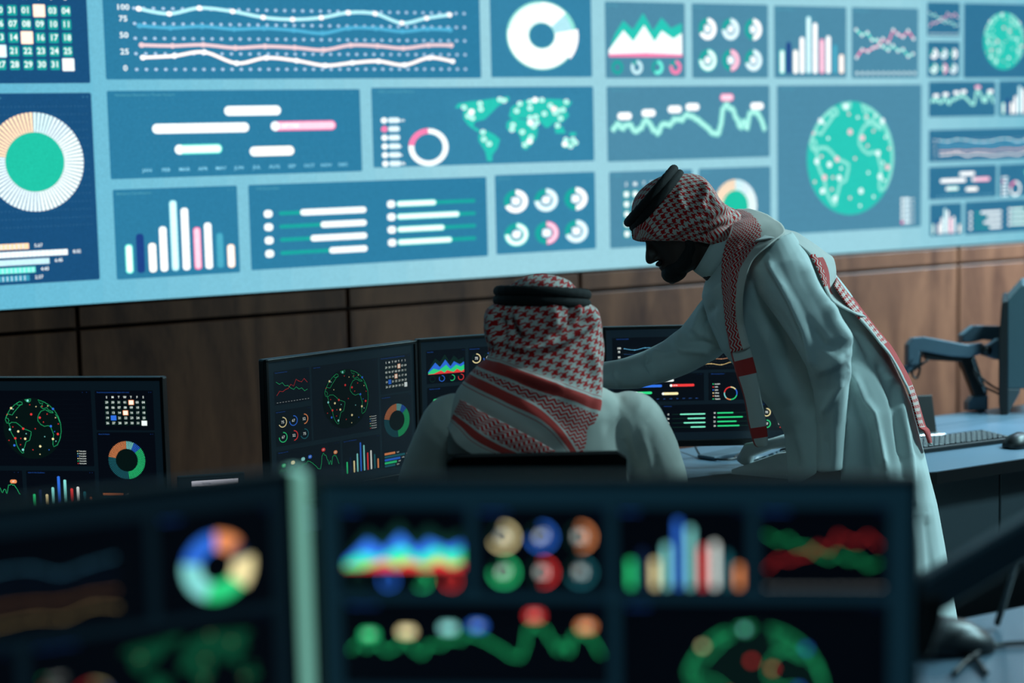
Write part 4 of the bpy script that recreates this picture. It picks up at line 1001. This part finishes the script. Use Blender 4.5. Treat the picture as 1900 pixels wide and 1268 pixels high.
rc = P(1213, 368, ZL); axr = (P(1254, 320, ZL)-P(1172, 416, ZL))/2
rope('head_rope', rc, axr*1.02, FW*.100, .0108, ROPE, man2, o2, (-.0085, .0085))
# scarf ends over the shoulders
ZR = 4.09
front = [(1356, 410, 4.22, 1366, 388, 4.30), (1354, 430, 4.09, 1412, 394, 4.20), (1345, 458, 4.06, 1456, 424, 4.05), (1340, 488, 4.06, 1430, 452, 3.98), (1340, 522, 4.06, 1394, 486, 3.97), (1343, 560, 4.07, 1380, 540, 3.99), (1347, 610, 4.09, 1380, 600, 4.05), (1356, 655, 4.08, 1392, 645, 4.05), (1368, 700, 4.07, 1404, 692, 4.05), (1380, 740, 4.07, 1412, 738, 4.05), (1388, 785, 4.07, 1421, 780, 4.05), (1398, 822, 4.07, 1425, 818, 4.05), (1406, 830, 4.07, 1424, 828, 4.05)]
def fm(i, j): return 0
ribbon('scarf_front_end', front[:8], 60, 30, SHE, man2, o2, .018, .138, .016, wr_=.003, zz=.6, foldl=[([(1372, 450), (1360, 500), (1362, 600)], 5, .005, 0)])
ribbon('scarf_front_tail', front[6:], 48, 12, [SCARFW, SCARFR], man2, o2, .5, .6, .006, mrow=lambda i, j: 1 if (i in range(11, 16) or i in range(34, 38) or j < 1) else 0, wr_=.003)
back1 = [(1446, 424, 4.08, 1400, 447, 4.01), (1475, 432, 4.11, 1430, 442, 4.0), (1505, 450, 4.13, 1466, 446, 4.02), (1528, 466, 4.14, 1492, 462, 4.03), (1546, 480, 4.14, 1508, 482, 4.04), (1552, 505, 4.13, 1522, 510, 4.04), (1549, 540, 4.11, 1533, 540, 4.03), (1572, 562, 4.10, 1548, 562, 4.03), (1606, 590, 4.10, 1590, 584, 4.03)]
ribbon('scarf_back_end', back1, 56, 16, [SCARFW, SCARFR, SHE], man2, o2, .034, .096, .006, mrow=lambda i, j: 2 if (24 < i < 40 and j > 11) else 1 if (26 < i < 44 and 7 < j <= 11) else 0, wr_=.003)
back2 = [(1552, 512, 4.18, 1548, 530, 4.05), (1575, 545, 4.18, 1566, 556, 4.05), (1602, 580, 4.18, 1592, 589, 4.05), (1630, 614, 4.18, 1620, 622, 4.05), (1662, 655, 4.17, 1651, 661, 4.06), (1686, 700, 4.16, 1675, 704, 4.06), (1702, 742, 4.15, 1692, 746, 4.07), (1716, 788, 4.14, 1704, 790, 4.08), (1724, 800, 4.14, 1714, 800, 4.08), (1728, 826, 4.14, 1722, 824, 4.10)]
ribbon('scarf_back_tail', back2, 60, 12, [SHE, SCARFR, SCARFW], man2, o2, -.6, -.53, .012, mrow=lambda i, j: 2 if (i > 52 or j > 9 and 12 < i < 34) else 1 if (j < 3 or 20 < i < 32 or 42 < i) else 0, wr_=.003)

# ------------------------------------------------------------------ office chair
ch = empty('office_chair', tuple(L1(-.016, -.02, 0)), -YAW, 'black office chair with a low curved backrest behind the seated man', 'chair')
bk = MB(); nseg = 20; zt = P(1000, 834, 3.58)[2]
vs = []
for i in range(nseg+1):
    t = i/nseg*2-1; x = .178*t; yb_ = -.235+.035*t*t; zt_ = zt-.006*(t*t)-(.012 if abs(t) > .97 else 0)
    vs.append([bk.bm.verts.new((x, yb_-.02, .60)), bk.bm.verts.new((x, yb_-.024, zt_)), bk.bm.verts.new((x, yb_+.012, zt_)), bk.bm.verts.new((x, yb_+.016, .60))])
for i in range(nseg):
    for k in range(4): bk.bm.faces.new((vs[i][k], vs[i][(k+1) % 4], vs[i+1][(k+1) % 4], vs[i+1][k]))
bk.bm.faces.new(vs[0]); bk.bm.faces.new(vs[-1][::-1])
bk.build('backrest', BLACKF, ch)
MB().box((0, .02, .405), (.47, .42, .06), bev=.03, seg=4).build('seat', BLACKF, ch)
MB().box((0, -.262, .52), (.07, .02, .30), bev=.005).box((0, -.14, .375), (.07, .26, .02), bev=.004).build('back_support', BLACK, ch)
MB().tube([(0, 0, .10), (0, 0, .36)], .028).build('gas_column', DGREY, ch)
for k in range(5):
    a = 2*math.pi*k/5+.3; e = (.29*math.cos(a), .29*math.sin(a))
    lg = MB().tube([(0, 0, .105), (e[0]*.6, e[1]*.6, .09), (e[0], e[1], .07)], [.024, .018, .013]).build('base_leg', BLACK, ch)
    MB().tube([(e[0]-.012, e[1], .03), (e[0]+.012, e[1], .03)], .03, 16).build('caster', BLACK, lg)

# ------------------------------------------------------------------ things on the rear desk
def ondesk(px_, py_): p = onz(px_, py_, .75); return (p[0], p[1], .75)
# keyboard right of the standing man
a, b_ = onz(1700, 820, .752), onz(1802, 812, .752); kd = b_-a
kx, ky, _ = ondesk(1742, 829)
kb = empty('keyboard', (kx, ky, .75), math.radians(-3), 'black computer keyboard lying on the desk right of the standing man', 'keyboard')
MB().box((0, 0, .009), (.40, .125, .014), Matrix.Rotation(.03, 3, 'X'), bev=.004).build('keyboard_case', BLACK, kb)
km = MB()
for r in range(5):
    for c_ in range(21): km.box((-.186+c_*.0186, -.048+r*.0215, .0175+r*.0006), (.0155, .018, .004), bev=.001, seg=1)
km.build('keys', DGREY, kb)
mx_, my_, _ = ondesk(1893, 829)
ms = Body(); 
ms.rings([[np.array([x, .034*w_*math.cos(q_), max(.002, .005+.034*h_*max(0, math.sin(q_))+(-.003 if math.sin(q_) < 0 else 0))]) for q_ in [2*math.pi*k/20 for k in range(20)]] for x, w_, h_ in ((-.058, .3, .25), (-.05, .7, .6), (-.03, .95, .95), (0, 1, 1.05), (.03, .95, .85), (.05, .7, .5), (.058, .3, .2))])
mo = ms.build('computer_mouse', BLACK, None, 0); mo.location = (mx_, my_, .75); mo.rotation_euler = (0, 0, math.radians(10))
tag(mo, 'black computer mouse on the desk at the right edge', 'mouse')
# tablet stand / dark screen corner behind the standing man
tx, ty, _ = ondesk(1662, 815)
tb = empty('tablet', (tx, ty, .75), math.radians(-22), 'dark tilted tablet on a silver stand behind the standing man', 'tablet')
MB().box((0, .02, .06), (.24, .012, .115), Matrix.Rotation(-.35, 3, 'X'), bev=.004).build('tablet_body', BLACK, tb)
MB().box((0, .0, .008), (.27, .075, .012), bev=.004).build('stand_foot', SILV, tb)
# desk phone
fx_, fy_, _ = ondesk(1450, 876)
pn = empty('desk_phone', (fx_, fy_, .75), math.radians(-62), 'pale grey desk phone with handset and coiled cord under the middle monitor', 'phone')
MB().prism([(-.10, 0), (.10, 0), (.10, .075), (.02, .06), (-.10, .012)], -.085, .085).build('phone_body', WHITEP, pn)
MB().box((.05, .0, .0715), (.07, .09, .004), Matrix.Rotation(-.18, 3, 'Y'), bev=.001).build('phone_screen', DGREY, pn)
hs = MB().tube([(-.075, -.06, .03), (-.06, -.062, .062), (0, -.064, .082), (.07, -.062, .102), (.088, -.06, .08)], [.022, .020, .014, .020, .022], 14).build('handset', WHITEP, pn, True)
kp = MB()
for i in range(4):
    for j in range(3): kp.box((-.075+i*.02, -.02+j*.024, .022+i*.0088), (.013, .017, .006), Matrix.Rotation(-.38, 3, 'Y'), bev=.0015, seg=1)
kp.build('keypad', GREYM, pn)
path = spline([onz(x_, y_, .758) for x_, y_ in ((1432, 851), (1406, 850), (1399, 862), (1408, 874), (1440, 881), (1478, 884), (1505, 880))], 40)
cp = []; tot = 0
for i, p in enumerate(path):
    t = path[min(i+1, len(path)-1)]-path[max(i-1, 0)]; t /= np.linalg.norm(t); s_ = np.cross(t, Zu); k = min(1, max(0, (i-60)/60)); rr_ = .0005+.0055*k
    cp.append(p+s_*math.cos(i*1.25)*rr_+Zu*(math.sin(i*1.25)*rr_+.001))
ccd = MB().tube([tuple(p-np.array([fx_, fy_, .75])) for p in cp], .0022, 6).build('phone_cord', WHITEP, None, True)
ccd.location = (fx_, fy_, .75); tag(ccd, 'pale coiled phone cord looping on the desk left of the phone', 'cord')
def cable(pts, r, label, z=.75, mt=None, name='cable', cat='cable', n=10):
    p0 = np.array(pts[0], float); sp = spline(pts, n)
    o = MB().tube([tuple(p-p0) for p in sp], r, 8).build(name, mt or BLACK, None, True); o.location = p0; return tag(o, label, cat)
cable([onz(1285, 836, .752)+Zu*.03, onz(1300, 846, .756), onz(1325, 852, .755), onz(1352, 853, .755), onz(1385, 846, .755), onz(1410, 836, .755)], .003, 'black cable looping on the desk below the middle monitor')
cable([onz(1362, 850, .756), onz(1372, 842, .756), onz(1388, 838, .757), onz(1402, 832, .756)], .0025, 'short black cable beside the grey tray under the middle monitor')
hx, hy, _ = ondesk(1345, 846)
MBx = MB(); MBx.box((0, 0, .006), (.16, .06, .010), bev=.003)
hb = MBx.build('cable_tray', GREYM, None); hb.location = (hx, hy, .75); hb.rotation_euler = (0, 0, math.radians(14)); tag(hb, 'slim grey tray on the desk under the middle monitor', 'tray')
# small lit screen at the left, behind the near monitors
p = P(392, 902, 3.9)
lp = empty('laptop', (p[0], p[1], .75), math.radians(-16), 'small dark laptop with a lit white window, between the two left monitors', 'laptop')
zt = P(392, 879, 3.9)[2]-.75
MB().box((0, .0, zt/2+.004), (.145, .008, zt-.008), bev=.003).build('lid', DGREY, lp)
c = Cv(-.07, .01, .07, zt-.006, MONPAL, -.0042, 1, False); c.unit = .2
c.rr(.07, c.h/2, .14, c.h, .002, c.col((12, 22, 28))); c.layer = 2; c.rr(.078, c.h-.012, .100, .012, .001, c.col((225, 228, 240), 0, 1.7));  c.rr(.095, c.h-.025, .068, .016, .001, c.col((222, 226, 238), 0, 1.7))
c.layer = 3; c.text('Settings', .06, c.h-.012, .006, c.col((140, 150, 170))); c.build('laptop_screen', LCD, lp)
MB().box((0, -.06, .006), (.145, .11, .010), bev=.003).build('keyboard_deck', DGREY, lp)

# ------------------------------------------------------------------ right hand monitor on its arm
def arm(name, pts, base, label, mt=GREYM, r=.024, joints=True):
    pass
ZA = 4.95
bp = onz(1811, 762, .75); ZA = float((bp-CP)@FW)
ma = empty('monitor_arm', (bp[0], bp[1], .75), 0, 'grey jointed monitor arm clamped to the desk, holding the screen at right', 'monitor arm')
loc = lambda px_, py_, Zd: tuple(P(px_, py_, Zd)-np.array([bp[0], bp[1], .75]))
def beam(pts2, Zd, dpt, name, mt, parent, bev=.004, o=np.array([bp[0], bp[1], .75]), dr=None):
    """beveled bar: side outline measured at depth Zd, given real thickness dpt"""
    b = MB(); n = len(pts2); h0, h1 = (FW*-.5, FW*.5) if dr is None else (dr*0, dr)
    A = [b.bm.verts.new(Vector(P(x_, y_, Zd)+h0*dpt-o)) for x_, y_ in pts2]; B2 = [b.bm.verts.new(Vector(P(x_, y_, Zd)+h1*dpt-o)) for x_, y_ in pts2]
    b.bm.faces.new(A); b.bm.faces.new(B2[::-1])
    for i in range(n): b.bm.faces.new((A[i], B2[i], B2[(i+1) % n], A[(i+1) % n]))
    bmesh.ops.recalc_face_normals(b.bm, faces=b.bm.faces)
    bmesh.ops.bevel(b.bm, geom=list(b.bm.edges), offset=bev, segments=2, affect='EDGES', profile=.5)
    return b.build(name, mt, parent)
beam([(1792, 762), (1792, 746), (1801, 735), (1829, 733), (1829, 761)], ZA, .06, 'clamp_base', GREYM, ma)
beam([(1806, 737), (1780, 670), (1783, 660), (1803, 660), (1829, 728), (1826, 737)], ZA, .05, 'lower_arm', BLACK, ma)
beam([(1802, 668), (1808, 661), (1829, 722), (1827, 731)], ZA-.03, .012, 'arm_cover', SILV, ma, .002)
beam([(1681, 640), (1691, 627), (1712, 625), (1792, 640), (1820, 636), (1820, 656), (1795, 664), (1760, 662), (1704, 652), (1703, 676), (1681, 680)], ZA-.02, .055, 'upper_arm', GREYM, ma)
beam([(1706, 650), (1720, 653), (1785, 663), (1782, 672), (1718, 668)], ZA-.02, .04, 'arm_underside', BLACK, ma, .002)
beam([(1681, 676), (1702, 672), (1698, 686), (1672, 700), (1672, 690)], ZA-.02, .04, 'arm_pivot', GREYM, ma)
beam([(1781, 622), (1803, 604), (1852, 605), (1852, 634), (1822, 630), (1800, 636), (1781, 636)], ZA+.1, .06, 'rear_arm', GREYM, ma)
beam([(1822, 640), (1832, 640), (1850, 628), (1853, 628), (1853, 668), (1848, 668), (1832, 662), (1820, 658)], ZA-.03, .05, 'tilt_bracket', GREYM, ma)
jp = np.array(loc(1829, 650, ZA-.06)); MB().tube([tuple(jp-FW*.012), tuple(jp+FW*.03)], .016, 20).build('tilt_joint', BLACK, ma, True)
for pts_ in ([(1712, 652), (1708, 664), (1706, 690), (1700, 702), (1692, 694), (1698, 682), (1716, 672)], [(1722, 668), (1700, 684), (1688, 690)], [(1806, 684), (1822, 702), (1840, 716), (1856, 725), (1870, 733)], [(1806, 690), (1822, 715), (1845, 727), (1866, 738)]):
    MB().tube([tuple(q_) for q_ in spline([np.array(loc(x_, y_, ZA-.07)) for x_, y_ in pts_], 8)], .0035, 8).build('arm_cable', BLACK, ma, True)
sm_o = P(1865, 650, ZA-.1); 
sc_ = empty('computer_monitor', (sm_o[0], sm_o[1], P(1868, 772, ZA-.1)[2]), 0, 'black monitor seen edge-on from behind at the right edge', 'monitor')
so_ = np.array(sc_.location); DR = (P(1862, 650, 5)-CP)*np.array([1, 1, 0]); DR = DR/np.linalg.norm(DR)
beam([(1853, 640), (1858, 575), (1860, 562), (1869, 558), (1869, 776), (1857, 774), (1853, 750)], ZA-.1, .3, 'casing', BLACK, sc_, .003, so_, DR)
def pane(pts, name, mt, t=.012):
    b = MB(); A = [b.bm.verts.new(Vector(P(*q_)-so_)) for q_ in pts]; B2 = [b.bm.verts.new(Vector(P(*q_)-so_-RT*t)) for q_ in pts]; n = len(pts)
    b.bm.faces.new(A); b.bm.faces.new(B2[::-1])
    for i in range(n): b.bm.faces.new((A[i], B2[i], B2[(i+1) % n], A[(i+1) % n]))
    return b.build(name, mt, sc_)
beam([(1869, 560), (1897, 529), (1940, 529), (1940, 724), (1897, 722), (1869, 722)], ZA-.1, .26, 'rear_cover', mat('slate_plastic', (56, 78, 86), .45), sc_, .004, so_, DR)
beam([(1869, 722), (1893, 722), (1893, 728), (1869, 772)], ZA-.1, .26, 'lower_cover', PANELM, sc_, .003, so_, DR)

# ------------------------------------------------------------------ foreground arm, cables and mouse at bottom right
no = P(1800, 1050, 2.3)
na = empty('monitor_arm', tuple(np.array([no[0], no[1], .75])), 0, 'dark blurred monitor arm crossing diagonally in the right foreground', 'monitor arm')
oo = np.array([no[0], no[1], .75])
beam([(1690, 1080), (1905, 955), (2080, 850), (2080, 925), (1905, 1035), (1765, 1118), (1690, 1160)], 2.25, .045, 'arm_beam', mat('blue_grey_metal', (46, 62, 74), .4, .2), na, .006, oo)
beam([(2050, 860), (2110, 850), (2110, 1500), (2050, 1500)], 2.25, .05, 'arm_post', BLACK, na, .006, oo)
beam([(1700, 1100), (1745, 1100), (1740, 1150), (1720, 1215), (1700, 1220)], 2.25, .05, 'arm_joint', BLACK, na, .005, oo)
def nz_(x_, y_, z_=.757): return onz(x_, y_, z_)
cable([nz_(1690, 1150), nz_(1740, 1175), nz_(1780, 1200), nz_(1812, 1226), nz_(1830, 1250)], .0045, 'thick black cable sloping right on the near desk')
cable([nz_(1770, 1250), nz_(1800, 1222), nz_(1840, 1200), nz_(1900, 1194), nz_(1960, 1196)], .0045, 'thick black cable curving to the right edge of the near desk')
cable([nz_(1900, 1010, .95), nz_(1880, 1060, .88), nz_(1862, 1120, .80), nz_(1850, 1158)], .006, 'black cable hanging under the dark monitor arm')
nm = Body(); nm.rings([[np.array([x*1.6, .06*w_*math.cos(q_), max(.001, .004+.05*h_*max(0, math.sin(q_)))]) for q_ in [2*math.pi*k/20 for k in range(20)]] for x, w_, h_ in ((-.058, .3, .25), (-.05, .7, .6), (-.03, .95, .95), (0, 1, 1.05), (.03, .95, .85), (.05, .7, .5), (.058, .3, .2))])
nmo = nm.build('desk_device', DGREY, None, 0); q_ = nz_(1742, 1205, .75); nmo.location = (q_[0], q_[1], .75); nmo.rotation_euler = (0, 0, math.radians(-25)); tag(nmo, 'rounded grey device on the near desk beside the large blurred monitor', 'device')
